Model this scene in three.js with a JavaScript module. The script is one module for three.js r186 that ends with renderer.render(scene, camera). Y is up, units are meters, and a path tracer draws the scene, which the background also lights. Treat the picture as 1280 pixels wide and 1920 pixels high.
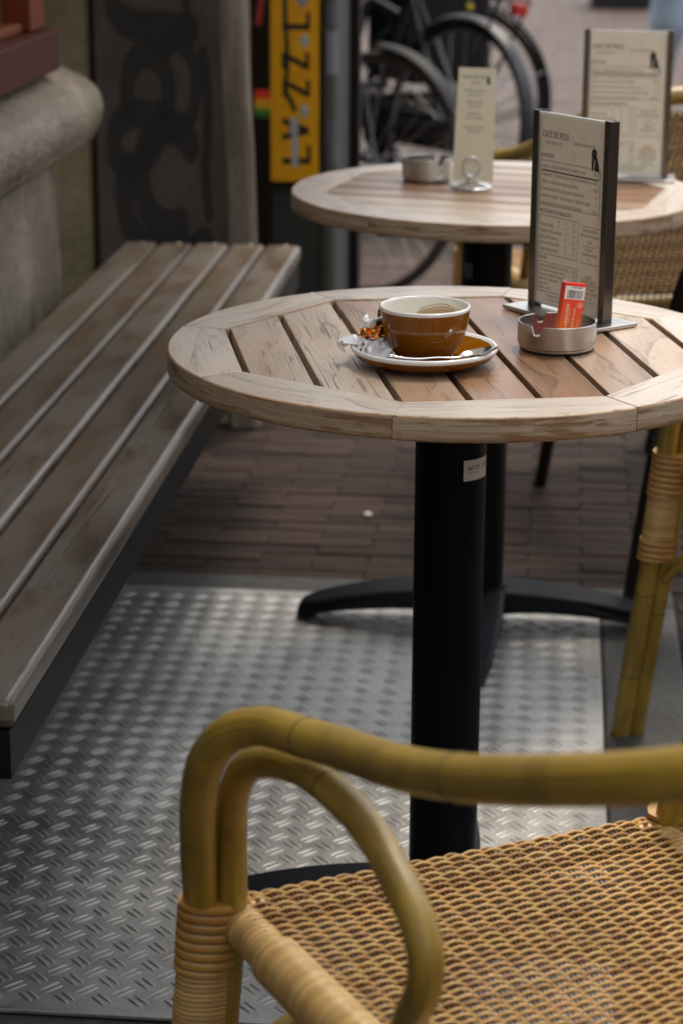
import * as THREE from 'three';
import { RoundedBoxGeometry } from 'three/addons/geometries/RoundedBoxGeometry.js';
import { mergeGeometries } from 'three/addons/utils/BufferGeometryUtils.js';
import { MarchingCubes } from 'three/addons/objects/MarchingCubes.js';

// ---------------------------------------------------------------- camera, sky, sun, exposure
const scene = new THREE.Scene();
const camera = new THREE.PerspectiveCamera(26.01, 682 / 1024, 0.1, 300);
camera.position.set(0, 1.2913, 0);
camera.rotation.order = 'YXZ';
camera.rotation.set(-0.30126, 0, 0.0055);
camera.focus = 2.25; camera.userData.fStop = 6.2;
scene.add(camera);

const SKY = (() => {
  const w = 256, h = 128, d = new Float32Array(w * h * 4);
  for (let j = 0; j < h; j++) for (let i = 0; i < w; i++) {
    const el = ((j + 0.5) / h - 0.5) * Math.PI, s = Math.max(0, Math.sin(el));
    const L = el < 0 ? 0.25 : 0.72 * (1 + 1.4 * s) / 2.4, k = (j * w + i) * 4;
    d[k] = L * 0.97; d[k + 1] = L; d[k + 2] = L * 1.05; d[k + 3] = 1;
  }
  const t = new THREE.DataTexture(d, w, h, THREE.RGBAFormat, THREE.FloatType);
  t.mapping = THREE.EquirectangularReflectionMapping; t.magFilter = t.minFilter = THREE.LinearFilter; t.needsUpdate = true;
  return t;
})();
scene.background = SKY; scene.environment = SKY;
const sun = new THREE.DirectionalLight(0xfff1df, 0.9);
sun.position.set(1.6, 9, -6.5); sun.target.position.set(0.1, 0, -3);
sun.castShadow = true; sun.shadow.radius = 32; sun.shadow.mapSize.set(2048, 2048);
Object.assign(sun.shadow.camera, { left: -6, right: 6, top: 6, bottom: -6, near: 1, far: 40 });
scene.add(sun, sun.target);
const renderer = new THREE.WebGLRenderer({ antialias: true });
renderer.toneMapping = THREE.LinearToneMapping; renderer.toneMappingExposure = 3.5;
renderer.shadowMap.enabled = true;

// ---------------------------------------------------------------- helpers
const V3 = (x, y, z) => new THREE.Vector3(x, y, z);
let seed_ = 12345;
const rnd = () => { seed_ |= 0; seed_ = (seed_ + 0x6D2B79F5) | 0; let t = Math.imul(seed_ ^ (seed_ >>> 15), 1 | seed_); t = (t + Math.imul(t ^ (t >>> 7), 61 | t)) ^ t; return ((t ^ (t >>> 14)) >>> 0) / 4294967296; };
const rr = (a, b) => a + (b - a) * rnd();
const B = 5.5 * Math.PI / 180, SB = Math.sin(B), CB = Math.cos(B), D2R = Math.PI / 180;
// street frame: u runs away along bench and facade, v runs to the right of them
const P = (u, v, y = 0) => V3(SB * u + CB * v, y, -CB * u + SB * v);
const taken = {};
function numbered(n) { if (!(n in taken)) { taken[n] = 0; return n; } return `${n}_${String(++taken[n]).padStart(3, '0')}`; }
function tag(o, label, category, group, kind) { o.userData = { label, category }; if (group) o.userData.group = group; if (kind) o.userData.kind = kind; return o; }
function thing(name, label, category, pos, turn = -B, group) {
  const o = new THREE.Group(); o.name = numbered(name); o.position.copy(pos); o.rotation.y = turn; scene.add(o);
  return tag(o, label, category, group);
}
function part(name, geo, mat, parent, label) {
  const m = new THREE.Mesh(geo, mat); m.name = name; m.castShadow = m.receiveShadow = true; parent.add(m);
  if (label) m.userData.label = label;
  return m;
}
function merge(list) {
  return mergeGeometries(list.map((g) => { const n = g.index ? g.toNonIndexed() : g; for (const k of Object.keys(n.attributes)) if (!['position', 'normal', 'uv'].includes(k)) n.deleteAttribute(k); n.clearGroups(); return n; }));
}
// texture coordinates in metres, one plane per face direction
function boxUV(g, ox = 0, oy = 0, sx = 1, sy = 1) {
  const p = g.attributes.position, n = g.attributes.normal, uv = new Float32Array(p.count * 2);
  for (let i = 0; i < p.count; i++) {
    const ax = Math.abs(n.getX(i)), ay = Math.abs(n.getY(i)), az = Math.abs(n.getZ(i));
    let a, b;
    if (ay >= ax && ay >= az) { a = p.getX(i); b = p.getZ(i); } else if (az >= ax) { a = p.getX(i); b = p.getY(i); } else { a = p.getZ(i); b = p.getY(i); }
    uv[2 * i] = a * sx + ox; uv[2 * i + 1] = b * sy + oy;
  }
  g.setAttribute('uv', new THREE.BufferAttribute(uv, 2)); return g;
}
function rbox(w, h, d, r = 0.002, x = 0, y = 0, z = 0, seg = 2) {
  const g = new RoundedBoxGeometry(w, h, d, seg, Math.min(r, w / 2.01, h / 2.01, d / 2.01)); g.clearGroups(); boxUV(g, rnd() * 3, rnd() * 3); g.translate(x, y, z); return g;
}
const cyl = (r0, r1, h, x = 0, y = 0, z = 0, n = 24, open = false) => new THREE.CylinderGeometry(r0, r1, h, n, 1, open).translate(x, y, z);
// tube along given points; radius may be a function (t, angle); ref fixes the frame
function sweep(pts, radius, { rad = 10, ref = null, cap = true, closed = false, ridged = false } = {}) {
  const n = pts.length, pos = [], nor = [], uv = [], idx = []; let L = 0;
  const T = V3(), N = V3(), Bn = V3(), prevN = V3(), f = typeof radius === 'function' ? radius : () => radius;
  for (let i = 0; i < n; i++) {
    const a = pts[closed ? (i - 1 + n - 1) % (n - 1) : Math.max(0, i - 1)], b = pts[closed ? (i + 1) % (n - 1) : Math.min(n - 1, i + 1)];
    T.subVectors(b, a).normalize();
    if (ref) N.copy(ref); else if (i === 0) { N.set(0, 1, 0); if (Math.abs(T.y) > 0.9) N.set(1, 0, 0); } else N.copy(prevN);
    N.addScaledVector(T, -N.dot(T)).normalize(); Bn.crossVectors(T, N); prevN.copy(N);
    if (i) L += pts[i].distanceTo(pts[i - 1]);
    for (let k = 0; k <= rad; k++) {
      const an = k / rad * 2 * Math.PI, c = Math.cos(an), s = Math.sin(an), q = f(i / (n - 1), an, L), dx = N.x * c + Bn.x * s, dy = N.y * c + Bn.y * s, dz = N.z * c + Bn.z * s;
      pos.push(pts[i].x + dx * q, pts[i].y + dy * q, pts[i].z + dz * q); nor.push(dx, dy, dz); uv.push(k / rad, L);
    }
  }
  const w = rad + 1;
  for (let i = 0; i < n - 1; i++) for (let k = 0; k < rad; k++) { const a = i * w + k; idx.push(a, a + 1, a + w, a + 1, a + w + 1, a + w); }
  if (cap && !closed) for (const [i, sgn] of [[0, -1], [n - 1, 1]]) {
    T.subVectors(pts[Math.min(n - 1, i + 1)], pts[Math.max(0, i - 1)]).normalize().multiplyScalar(sgn);
    const c = pos.length / 3; pos.push(pts[i].x, pts[i].y, pts[i].z); nor.push(T.x, T.y, T.z); uv.push(0.5, 0);
    for (let k = 0; k <= rad; k++) { const s = (i * w + k) * 3; pos.push(pos[s], pos[s + 1], pos[s + 2]); nor.push(T.x, T.y, T.z); uv.push(k / rad, 0.01); }
    for (let k = 0; k < rad; k++) sgn < 0 ? idx.push(c, c + 2 + k, c + 1 + k) : idx.push(c, c + 1 + k, c + 2 + k);
  }
  const g = new THREE.BufferGeometry();
  g.setAttribute('position', new THREE.Float32BufferAttribute(pos, 3)); g.setAttribute('normal', new THREE.Float32BufferAttribute(nor, 3)); g.setAttribute('uv', new THREE.Float32BufferAttribute(uv, 2));
  g.setIndex(idx);
  if (ridged) { g.computeVertexNormals(); const q = g.attributes.normal; for (let i = 0; i < n; i++) { const a = i * w, b = a + rad; const x = q.getX(a) + q.getX(b), y = q.getY(a) + q.getY(b), z = q.getZ(a) + q.getZ(b), l = Math.hypot(x, y, z) || 1; q.setXYZ(a, x / l, y / l, z / l); q.setXYZ(b, x / l, y / l, z / l); } }
  return g;
}
const spline = (pts, n, closed = false) => new THREE.CatmullRomCurve3(pts, closed, 'centripetal').getSpacedPoints(n);
const lathe = (pts, n = 48) => new THREE.LatheGeometry(pts.map(([x, y]) => new THREE.Vector2(x, y)), n);
const polyShape = (pts) => new THREE.Shape(pts.map(([x, y]) => new THREE.Vector2(x, y)));
function extrude(shape, depth, bevel = 0.002, seg = 2, curve = 12) {
  return new THREE.ExtrudeGeometry(shape, { depth: depth - 2 * bevel, bevelEnabled: bevel > 0, bevelThickness: bevel, bevelSize: bevel, bevelOffset: -bevel, bevelSegments: seg, curveSegments: curve }).translate(0, 0, bevel);
}
// dense smooth normals for grids of points
function grid(fn, nu, nv) {
  const pos = [], uv = [], idx = [];
  for (let j = 0; j <= nv; j++) for (let i = 0; i <= nu; i++) { const p = fn(i / nu, j / nv); pos.push(p[0], p[1], p[2]); uv.push(i / nu, j / nv); }
  for (let j = 0; j < nv; j++) for (let i = 0; i < nu; i++) { const a = j * (nu + 1) + i; idx.push(a, a + 1, a + nu + 1, a + 1, a + nu + 2, a + nu + 1); }
  const g = new THREE.BufferGeometry(); g.setAttribute('position', new THREE.Float32BufferAttribute(pos, 3)); g.setAttribute('uv', new THREE.Float32BufferAttribute(uv, 2)); g.setIndex(idx); g.computeVertexNormals(); return g;
}

// ---------------------------------------------------------------- textures
const NT = new Float32Array(4096); for (let i = 0; i < 4096; i++) NT[i] = rnd();
const hash = (x, y, s) => NT[(Math.imul(x, 374761) + Math.imul(y, 668265) + Math.imul(s, 974711) + (x * y & 1023) * 31) & 4095];
const mod = (a, n) => ((a % n) + n) % n;
function pn(x, y, px, py, s) {   // periodic value noise, 0..1
  const x0 = Math.floor(x), y0 = Math.floor(y); let fx = x - x0, fy = y - y0; fx = fx * fx * (3 - 2 * fx); fy = fy * fy * (3 - 2 * fy);
  const a = mod(x0, px), b = mod(x0 + 1, px), c = mod(y0, py), d = mod(y0 + 1, py);
  return (hash(a, c, s) * (1 - fx) + hash(b, c, s) * fx) * (1 - fy) + (hash(a, d, s) * (1 - fx) + hash(b, d, s) * fx) * fy;
}
function fbm(x, y, fx, fy, s, o = 4) { let v = 0, a = 0.5, t = 0; for (let i = 0; i < o; i++) { v += a * pn(x * fx, y * fy, fx, fy, s + i); t += a; a *= 0.55; fx *= 2; fy *= 2; } return v / t; }
const sst = (a, b, x) => { const t = Math.min(1, Math.max(0, (x - a) / (b - a))); return t * t * (3 - 2 * t); };
const clamp = (x) => Math.min(1, Math.max(0, x));
const toS = (x) => { x = clamp(x); return 255 * (x <= 0.0031308 ? 12.92 * x : 1.055 * Math.pow(x, 1 / 2.4) - 0.055); };
function tex(w, h, fn, srgb = true, rx = 1, ry = 1) {
  const d = new Uint8Array(w * h * 4);
  for (let j = 0; j < h; j++) for (let i = 0; i < w; i++) {
    const c = fn(i / w, j / h), k = (j * w + i) * 4;
    if (srgb) { d[k] = toS(c[0]); d[k + 1] = toS(c[1]); d[k + 2] = toS(c[2]); } else d[k] = d[k + 1] = d[k + 2] = 255 * clamp(c);
    d[k + 3] = 255;
  }
  const t = new THREE.DataTexture(d, w, h); t.wrapS = t.wrapT = THREE.RepeatWrapping; t.magFilter = THREE.LinearFilter; t.minFilter = THREE.LinearMipmapLinearFilter;
  if (srgb) t.colorSpace = THREE.SRGBColorSpace; t.repeat.set(rx, ry); t.needsUpdate = true; return t;
}
function canvasTex(w, h, draw) {
  const c = document.createElement('canvas'); c.width = w; c.height = h; const g = c.getContext('2d'); draw(g, w, h);
  const t = new THREE.CanvasTexture(c); t.colorSpace = THREE.SRGBColorSpace; return t;
}
const mix3 = (a, b, t) => [a[0] + (b[0] - a[0]) * t, a[1] + (b[1] - a[1]) * t, a[2] + (b[2] - a[2]) * t];
const mul3 = (a, k) => [a[0] * k, a[1] * k, a[2] * k];
// weathered timber: u along the grain (one repeat 0.6 m), v across it (0.3 m)
function wood(s, light, dark, grey, o = {}) {
  const { rings = 9, warp = 2.2, crack = 0.5, blotch = 0.5, w = 1024, h = 512 } = o;
  const height = new Float32Array(w * h); let n = 0;
  const map = tex(w, h, (x, y) => {
    const wv = fbm(x, y, 2, 3, s, 3) * warp + fbm(x, y, 4, 12, s + 9, 2) * 0.35;
    const ph = y * rings + wv, fr = ph - Math.floor(ph), late = sst(0.3, 0.94, fr) * (1 - sst(0.955, 1, fr)), line = sst(0.86, 0.95, fr) * (1 - sst(0.96, 1, fr)) * sst(0.35, 0.6, pn(x * 9, y * 30, 9, 30, s + 12));
    const fib = pn(x * 10, y * 150, 10, 150, s + 20) * 0.45 + pn(x * 28, y * 400, 28, 400, s + 21) * 0.55;
    const pore = sst(0.7, 0.92, pn(x * 34, y * 230, 34, 230, s + 30)) * (0.3 + 0.7 * late);
    const ck = sst(0.74, 0.84, pn(x * 7, y * 110, 7, 110, s + 40)) * sst(0.48, 0.68, fbm(x, y, 3, 6, s + 41, 2)) * crack;
    const bl = fbm(x, y, 3, 4, s + 50, 4), big = fbm(x, y, 2, 2, s + 60, 3), spot = sst(0.7, 0.86, fbm(x, y, 14, 18, s + 70, 3));
    let c = mix3(light, dark, clamp(late * 0.3 + (big - 0.5) * 1.4 + (fib - 0.5) * 0.75 + 0.12));
    c = mix3(c, grey, sst(0.40, 0.64, bl) * blotch);
    const k = (1 - 0.3 * pore) * (1 - 0.55 * ck) * (1 - 0.24 * line) * (1 - 0.3 * spot); height[n++] = clamp(0.6 + (fib - 0.5) * 0.3 - 0.3 * pore - 0.6 * ck - 0.25 * line);
    return mul3(c, k * (0.92 + 0.16 * fib));
  }, true, 1 / 0.6, 1 / 0.3);
  n = 0;
  const bump = tex(w, h, () => height[n++], false, 1 / 0.6, 1 / 0.3);
  return { map, bump };
}
const Tw1 = wood(3, [0.58, 0.485, 0.405], [0.34, 0.26, 0.195], [0.48, 0.44, 0.395], { rings: 7, warp: 4, crack: 0.8, blotch: 0.5 });
const Tw2 = wood(101, [0.42, 0.315, 0.235], [0.17, 0.105, 0.065], [0.43, 0.375, 0.32], { rings: 7, warp: 4.2, crack: 0.9, blotch: 0.6 });
const Tw3 = wood(201, [0.46, 0.33, 0.22], [0.28, 0.17, 0.095], [0.42, 0.35, 0.27], { rings: 6, crack: 0.9, blotch: 0.5 });
const Tbench = wood(301, [0.125, 0.090, 0.062], [0.036, 0.024, 0.015], [0.148, 0.131, 0.113], { rings: 5, crack: 0.7, blotch: 0.7 });
const woodMat = (t, rough, tint = 0xffffff) => new THREE.MeshStandardMaterial({ map: t.map, bumpMap: t.bump, bumpScale: 0.0006, roughness: rough, color: tint });
const M = {};
M.rim = woodMat(Tw1, 0.4);
M.rimSide = new THREE.MeshStandardMaterial({ roughness: 0.55, bumpMap: Tw3.bump, bumpScale: 0.0004, map: tex(2048, 64, (x, y) => {
  const n = fbm(x, y, 30, 2, 610, 5), g = pn(x * 60 + 3 * pn(x * 12, y * 3, 12, 3, 611), y * 26, 60, 26, 612), low = sst(0.42, 0.0, y + (n - 0.5) * 0.5), st = sst(0.58, 0.74, fbm(x, y, 44, 4, 620, 4)), sp = sst(0.74, 0.82, fbm(x, y, 90, 6, 625, 2));
  let c = mix3([0.50, 0.39, 0.275], [0.38, 0.275, 0.175], n); c = mix3(c, [0.24, 0.125, 0.05], clamp(low * 0.75 + st * 0.85)); c = mix3(c, [0.36, 0.165, 0.06], sst(0.86, 0.96, y + (n - 0.5) * 0.12) * 0.9); c = mix3(c, [0.12, 0.07, 0.035], sp * 0.45);
  return mul3(c, 0.78 + 0.4 * g); }) });
M.slat = woodMat(Tw2, 0.36, 0xead9c8); M.slatPale = woodMat(Tw1, 0.4, 0xf4ebe2); M.slatWarm = woodMat(Tw2, 0.36, 0xcdaf94);
M.bench = woodMat(Tbench, 0.33); M.benchB = woodMat(Tbench, 0.36, 0xe9e2da);
const stoneTex = tex(512, 512, (x, y) => { const b = fbm(x, y, 4, 4, 400, 5), f = fbm(x, y, 60, 60, 410, 2), st = sst(0.55, 0.75, fbm(x, y, 9, 3, 420, 3)); return mul3(mix3([0.255, 0.22, 0.175], [0.115, 0.092, 0.068], clamp(b * 1.5 - 0.4 + st * 0.35)), 0.72 + 0.56 * f); }, true, 1.3, 1.3);
const grit = tex(512, 512, (x, y) => 0.5 * fbm(x, y, 90, 90, 430, 2) + 0.5 * fbm(x, y, 12, 12, 431, 4), false, 3, 3);
const grit2 = grit.clone(); grit2.repeat.set(1.2, 1.2);
M.stone = new THREE.MeshPhysicalMaterial({ specularIntensity: 0.35, map: stoneTex, bumpMap: grit, bumpScale: 0.004, roughness: 0.8 });
M.sill = new THREE.MeshStandardMaterial({ map: stoneTex, color: 0xf4ece2, bumpMap: grit2, bumpScale: 0.008, roughness: 0.55 });
M.slab = new THREE.MeshPhysicalMaterial({ specularIntensity: 0.35, map: tex(512, 512, (x, y) => mul3(mix3([0.088, 0.088, 0.084], [0.042, 0.041, 0.039], fbm(x, y, 5, 5, 440, 5)), 0.75 + 0.5 * fbm(x, y, 100, 100, 445, 2)), true, 1.1, 1.1), bumpMap: grit, bumpScale: 0.002, roughness: 0.62 });
M.asphalt = new THREE.MeshPhysicalMaterial({ specularIntensity: 0.35, map: tex(256, 256, (x, y) => { const n = fbm(x, y, 60, 60, 450, 2); return mul3([0.05, 0.046, 0.042], 0.3 + 1.3 * n); }, true, 5, 5), bumpMap: grit, bumpScale: 0.004, roughness: 0.85 });
const brickTex = tex(256, 256, (x, y) => mul3([1, 1, 1], 0.62 + 0.5 * fbm(x, y, 8, 8, 460, 4) + 0.25 * (fbm(x, y, 60, 60, 465, 2) - 0.5)), true, 3, 3);
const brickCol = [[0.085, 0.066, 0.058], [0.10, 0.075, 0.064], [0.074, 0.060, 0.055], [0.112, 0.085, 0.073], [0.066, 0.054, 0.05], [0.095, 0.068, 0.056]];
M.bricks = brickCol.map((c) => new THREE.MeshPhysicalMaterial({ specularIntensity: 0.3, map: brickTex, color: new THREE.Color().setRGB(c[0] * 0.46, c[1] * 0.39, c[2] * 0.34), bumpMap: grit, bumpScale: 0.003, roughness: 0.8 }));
M.brickFar = new THREE.MeshPhysicalMaterial({ specularIntensity: 0.35, map: brickTex, color: 0xffffff, bumpMap: grit, bumpScale: 0.003, roughness: 0.6 });
M.joint = new THREE.MeshPhysicalMaterial({ specularIntensity: 0.35, color: new THREE.Color().setRGB(0.026, 0.021, 0.018), roughness: 0.95, bumpMap: grit, bumpScale: 0.004 });
M.groundFar = new THREE.MeshPhysicalMaterial({ specularIntensity: 0.35, map: tex(512, 512, (x, y) => {
  const r = Math.floor(y * 20), fy = y * 20 - r, fx0 = x * 5 + (r & 1) * 0.5, c = Math.floor(fx0), fx = fx0 - c, j = Math.min(sst(0, 0.09, fy) * sst(0, 0.09, 1 - fy), sst(0, 0.03, fx) * sst(0, 0.03, 1 - fx));
  const col = brickCol[Math.floor(hash(mod(c, 5), r, 470) * 5.99)]; return mul3(mix3([0.03, 0.026, 0.022], [col[0] * 1.1, col[1] * 1.0, col[2] * 0.95], j), 0.8 + 0.4 * fbm(x, y, 20, 20, 471, 3)); }, true, 1, 1), bumpMap: grit, bumpScale: 0.004, roughness: 0.6 });
const grime = tex(512, 512, (x, y) => clamp(0.28 + 0.34 * fbm(x, y, 4, 4, 480, 5) + 0.2 * fbm(x, y, 50, 50, 485, 2)), false, 1.1, 1.1);
M.plate = new THREE.MeshStandardMaterial({ metalness: 1, roughness: 1, roughnessMap: grime, map: tex(512, 512, (x, y) => mul3(mix3([0.48, 0.48, 0.47], [0.32, 0.31, 0.295], sst(0.42, 0.72, fbm(x, y, 3, 3, 490, 5)) * 0.8 + 0.35 * sst(0.6, 0.8, fbm(x, y, 30, 30, 493, 3))), 0.92 + 0.14 * fbm(x, y, 80, 80, 496, 2)), true, 1.1, 1.1), bumpMap: grit, bumpScale: 0.0004 });
M.tread = new THREE.MeshStandardMaterial({ metalness: 1, roughness: 0.5, color: new THREE.Color().setRGB(0.44, 0.435, 0.42) });
M.blackSteel = new THREE.MeshPhysicalMaterial({ specularIntensity: 0.22, color: new THREE.Color().setRGB(0.004, 0.0042, 0.005), roughness: 0.42, bumpMap: grit, bumpScale: 0.0004 });
M.castIron = new THREE.MeshPhysicalMaterial({ specularIntensity: 0.22, color: new THREE.Color().setRGB(0.011, 0.0125, 0.016), roughness: 0.5, bumpMap: grit, bumpScale: 0.0006 });
M.benchSteel = new THREE.MeshPhysicalMaterial({ specularIntensity: 0.22, color: new THREE.Color().setRGB(0.009, 0.010, 0.012), roughness: 0.5, bumpMap: grit, bumpScale: 0.0005 });
M.brass = new THREE.MeshStandardMaterial({ color: new THREE.Color().setRGB(0.5, 0.42, 0.28), metalness: 1, roughness: 0.35 });
const brush = tex(256, 256, (x, y) => clamp(0.26 + 0.09 * pn(x * 4, y * 256, 4, 256, 500)), false);
M.steel = new THREE.MeshStandardMaterial({ color: new THREE.Color().setRGB(0.5, 0.485, 0.46), metalness: 1, roughness: 1, roughnessMap: brush });
M.steelDark = new THREE.MeshStandardMaterial({ color: new THREE.Color().setRGB(0.17, 0.155, 0.14), metalness: 1, roughness: 0.26, bumpMap: grit, bumpScale: 0.0002 });
M.chrome = new THREE.MeshStandardMaterial({ color: new THREE.Color().setRGB(0.75, 0.75, 0.76), metalness: 1, roughness: 0.07 });
const caneTex = tex(128, 1024, (x, y) => { const b = fbm(x, y, 3, 12, 510, 4), st = pn(x * 40, y * 8, 40, 8, 515), d = sst(0.55, 0.78, fbm(x, y, 4, 20, 520, 3)); return mul3(mix3(mix3([0.37, 0.238, 0.028], [0.20, 0.125, 0.013], b), [0.13, 0.08, 0.015], d * 0.45), 0.72 + 0.3 * st + 0.26 * pn(x * 90, y * 5, 90, 5, 517)); }, true, 1, 1.4);
M.cane = new THREE.MeshPhysicalMaterial({ map: caneTex, bumpMap: grit, bumpScale: 0.0004, roughness: 0.42, clearcoat: 0.35, clearcoatRoughness: 0.35 });
M.caneNode = new THREE.MeshStandardMaterial({ color: new THREE.Color().setRGB(0.045, 0.026, 0.006), roughness: 0.6 });
const wickTex = tex(64, 512, (x, y) => mul3(mix3([0.56, 0.35, 0.115], [0.36, 0.205, 0.055], fbm(x, y, 3, 30, 530, 4)), 0.85 + 0.3 * pn(x * 16, y * 4, 16, 4, 533)), true, 1, 2);
M.wick = new THREE.MeshPhysicalMaterial({ map: wickTex, roughness: 0.45, clearcoat: 0.2, clearcoatRoughness: 0.4 });
M.wickDark = new THREE.MeshPhysicalMaterial({ map: wickTex, color: 0xd8c8b8, roughness: 0.45, clearcoat: 0.2, clearcoatRoughness: 0.4 });
M.wickPale = new THREE.MeshPhysicalMaterial({ map: wickTex, color: 0xfff4dc, roughness: 0.42, clearcoat: 0.25, clearcoatRoughness: 0.4 });
M.rib = new THREE.MeshStandardMaterial({ map: wickTex, color: 0x7a6440, roughness: 0.6 });
const wrapTex = (c0, c1, s) => tex(48, 512, (x, y) => { const t = y * 16 + x, k = Math.floor(t), f = t - k, h = hash(mod(k, 16), 3, s), e = sst(0, 0.2, f) * sst(0, 0.2, 1 - f); return mul3(mix3(c0, c1, h), (0.28 + 0.72 * e) * (0.88 + 0.24 * fbm(x, y, 3, 40, s + 5, 2))); });
const WT1 = wrapTex([0.44, 0.23, 0.055], [0.34, 0.165, 0.035], 561), WT2 = wrapTex([0.56, 0.36, 0.13], [0.40, 0.235, 0.07], 571);
const bind = (T, p) => { const t = T.clone(); t.repeat.set(1, 1 / (16 * p)); return new THREE.MeshPhysicalMaterial({ map: t, roughness: 0.42, clearcoat: 0.25, clearcoatRoughness: 0.35 }); };
const BM = { coarse: bind(WT1, 0.0092), fine: bind(WT2, 0.0046), rail: bind(WT2, 0.0044), corner: bind(WT2, 0.0072), joint: bind(WT1, 0.0085) };
M.rubber = new THREE.MeshStandardMaterial({ color: new THREE.Color().setRGB(0.018, 0.018, 0.019), roughness: 0.75 });
M.glazeBrown = new THREE.MeshPhysicalMaterial({ map: tex(256, 128, (x, y) => mul3(mix3([0.26, 0.09, 0.002], [0.15, 0.044, 0.001], fbm(x, y, 6, 4, 540, 4)), 0.9 + 0.2 * fbm(x, y, 60, 30, 545, 2))), roughness: 0.5, specularIntensity: 0, clearcoat: 0.85, clearcoatRoughness: 0.05 });
M.glazeWhite = new THREE.MeshPhysicalMaterial({ color: new THREE.Color().setRGB(0.76, 0.75, 0.71), roughness: 0.3, clearcoat: 1, clearcoatRoughness: 0.08 });

// ---------------------------------------------------------------- the setting: ground, paving, slab
function struct(name, label) { const g = new THREE.Group(); g.name = name; g.rotation.y = -B; scene.add(g); g.userData = { label, kind: 'structure' }; return g; }
// local axes inside a street-aligned group: x = v, z = -u
{
  const g = struct('ground', 'far street surface of reddish brown bricks'); g.position.y = -0.03;
  const q = new THREE.PlaneGeometry(240, 240).rotateX(-Math.PI / 2); boxUV(q); part('far_paving', q, M.groundFar, g);
}
{
  const g = struct('pavement', 'narrow brown clinker bricks laid in half bond beside the stone kerb slab');
  const bed = new THREE.PlaneGeometry(9.6, 16.5).rotateX(-Math.PI / 2).translate(2.5, -0.0075, -11.2); boxUV(bed); part('joint_sand', bed, M.joint, g);
  const bed2 = new THREE.PlaneGeometry(6, 3).rotateX(-Math.PI / 2).translate(3.24, -0.008, -0.9 - 1.3); boxUV(bed2); part('joint_sand', bed2, M.joint, g);
  const L = 0.195, W = 0.048, gap = 0.0032, near = [], far = [];
  const vis = (u, v) => { const p = P(u, v), d = -p.z; return Math.abs(p.x) < 0.165 * (d + 0.4) + 0.12; };
  for (let r = 0; r < 310; r++) {
    const u = 3.765 + r * W, off = (r % 2) * L / 2;
    for (let c = -14; c < 34; c++) { const v = c * L + off - 0.03; if (v < -2.2 || v > 6.4 || u > 19) continue; (vis(u, v) && u < 5.6 ? near : far).push([u, v]); }
  }
  for (let r = -36; r < 0; r++) { const u = 3.765 + r * W, off = (mod(r, 2)) * L / 2; for (let c = 1; c < 9; c++) { const v = 0.33 + (c - 1) * L + off * 0.98 - (mod(r, 2) ? 0 : 0); (vis(u, v - 0.1) && c < 3 && u > 2.8 ? near : far).push([u, v]); } }
  near.sort((a, b) => a[0] - b[0]); far.push(...near.splice(300));
  const shapes = [0, 1, 2, 3].map(() => { const q = rbox(L - gap, 0.03, W - gap, 0.0022, 0, 0, 0, 1); return q; });
  for (const [u, v] of near) { const m = part('brick', shapes[Math.floor(rnd() * 4)], M.bricks[Math.floor(rnd() * 6)], g); m.position.set(v, -0.019 + rr(-0.0016, 0.0016), -u); m.rotation.set(rr(-0.012, 0.012), rr(-0.012, 0.012), rr(-0.006, 0.006)); }
  const im = new THREE.InstancedMesh(shapes[0], M.brickFar, far.length), o = new THREE.Object3D(), col = new THREE.Color();
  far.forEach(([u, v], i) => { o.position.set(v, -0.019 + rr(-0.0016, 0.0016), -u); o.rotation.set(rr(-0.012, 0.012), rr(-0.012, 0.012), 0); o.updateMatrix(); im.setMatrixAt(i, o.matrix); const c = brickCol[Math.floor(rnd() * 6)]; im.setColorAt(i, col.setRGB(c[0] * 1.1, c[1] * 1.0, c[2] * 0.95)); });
  im.name = 'brick_field'; im.userData.kind = 'stuff'; im.castShadow = im.receiveShadow = true; g.add(im);
}
{
  const g = struct('kerb_slab', 'grey stone slab framing the steel tread plate');
  part('slab_stone', rbox(0.6, 0.1, 0.09, 0.006, -0.55, -0.05, -3.695), M.slab, g);
  part('slab_stone', rbox(0.474, 0.1, 0.09, 0.006, -0.011, -0.05, -3.695), M.slab, g);
  part('slab_stone', rbox(0.128, 0.1, 1.02, 0.006, 0.163, -0.0502, -3.138), M.slab, g);
  part('slab_stone', rbox(0.128, 0.1, 1.2, 0.006, 0.163, -0.0502, -2.02), M.slab, g);
  const bed = new THREE.BoxGeometry(0.98, 0.08, 1.6).translate(-0.388, -0.045, -2.86); boxUV(bed); part('slab_core', bed, M.slab, g);
  const fr = new THREE.BoxGeometry(1.2, 0.05, 2.3).translate(-0.5, -0.033, -1.03); boxUV(fr); part('dark_asphalt', fr, M.asphalt, g);
}
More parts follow.
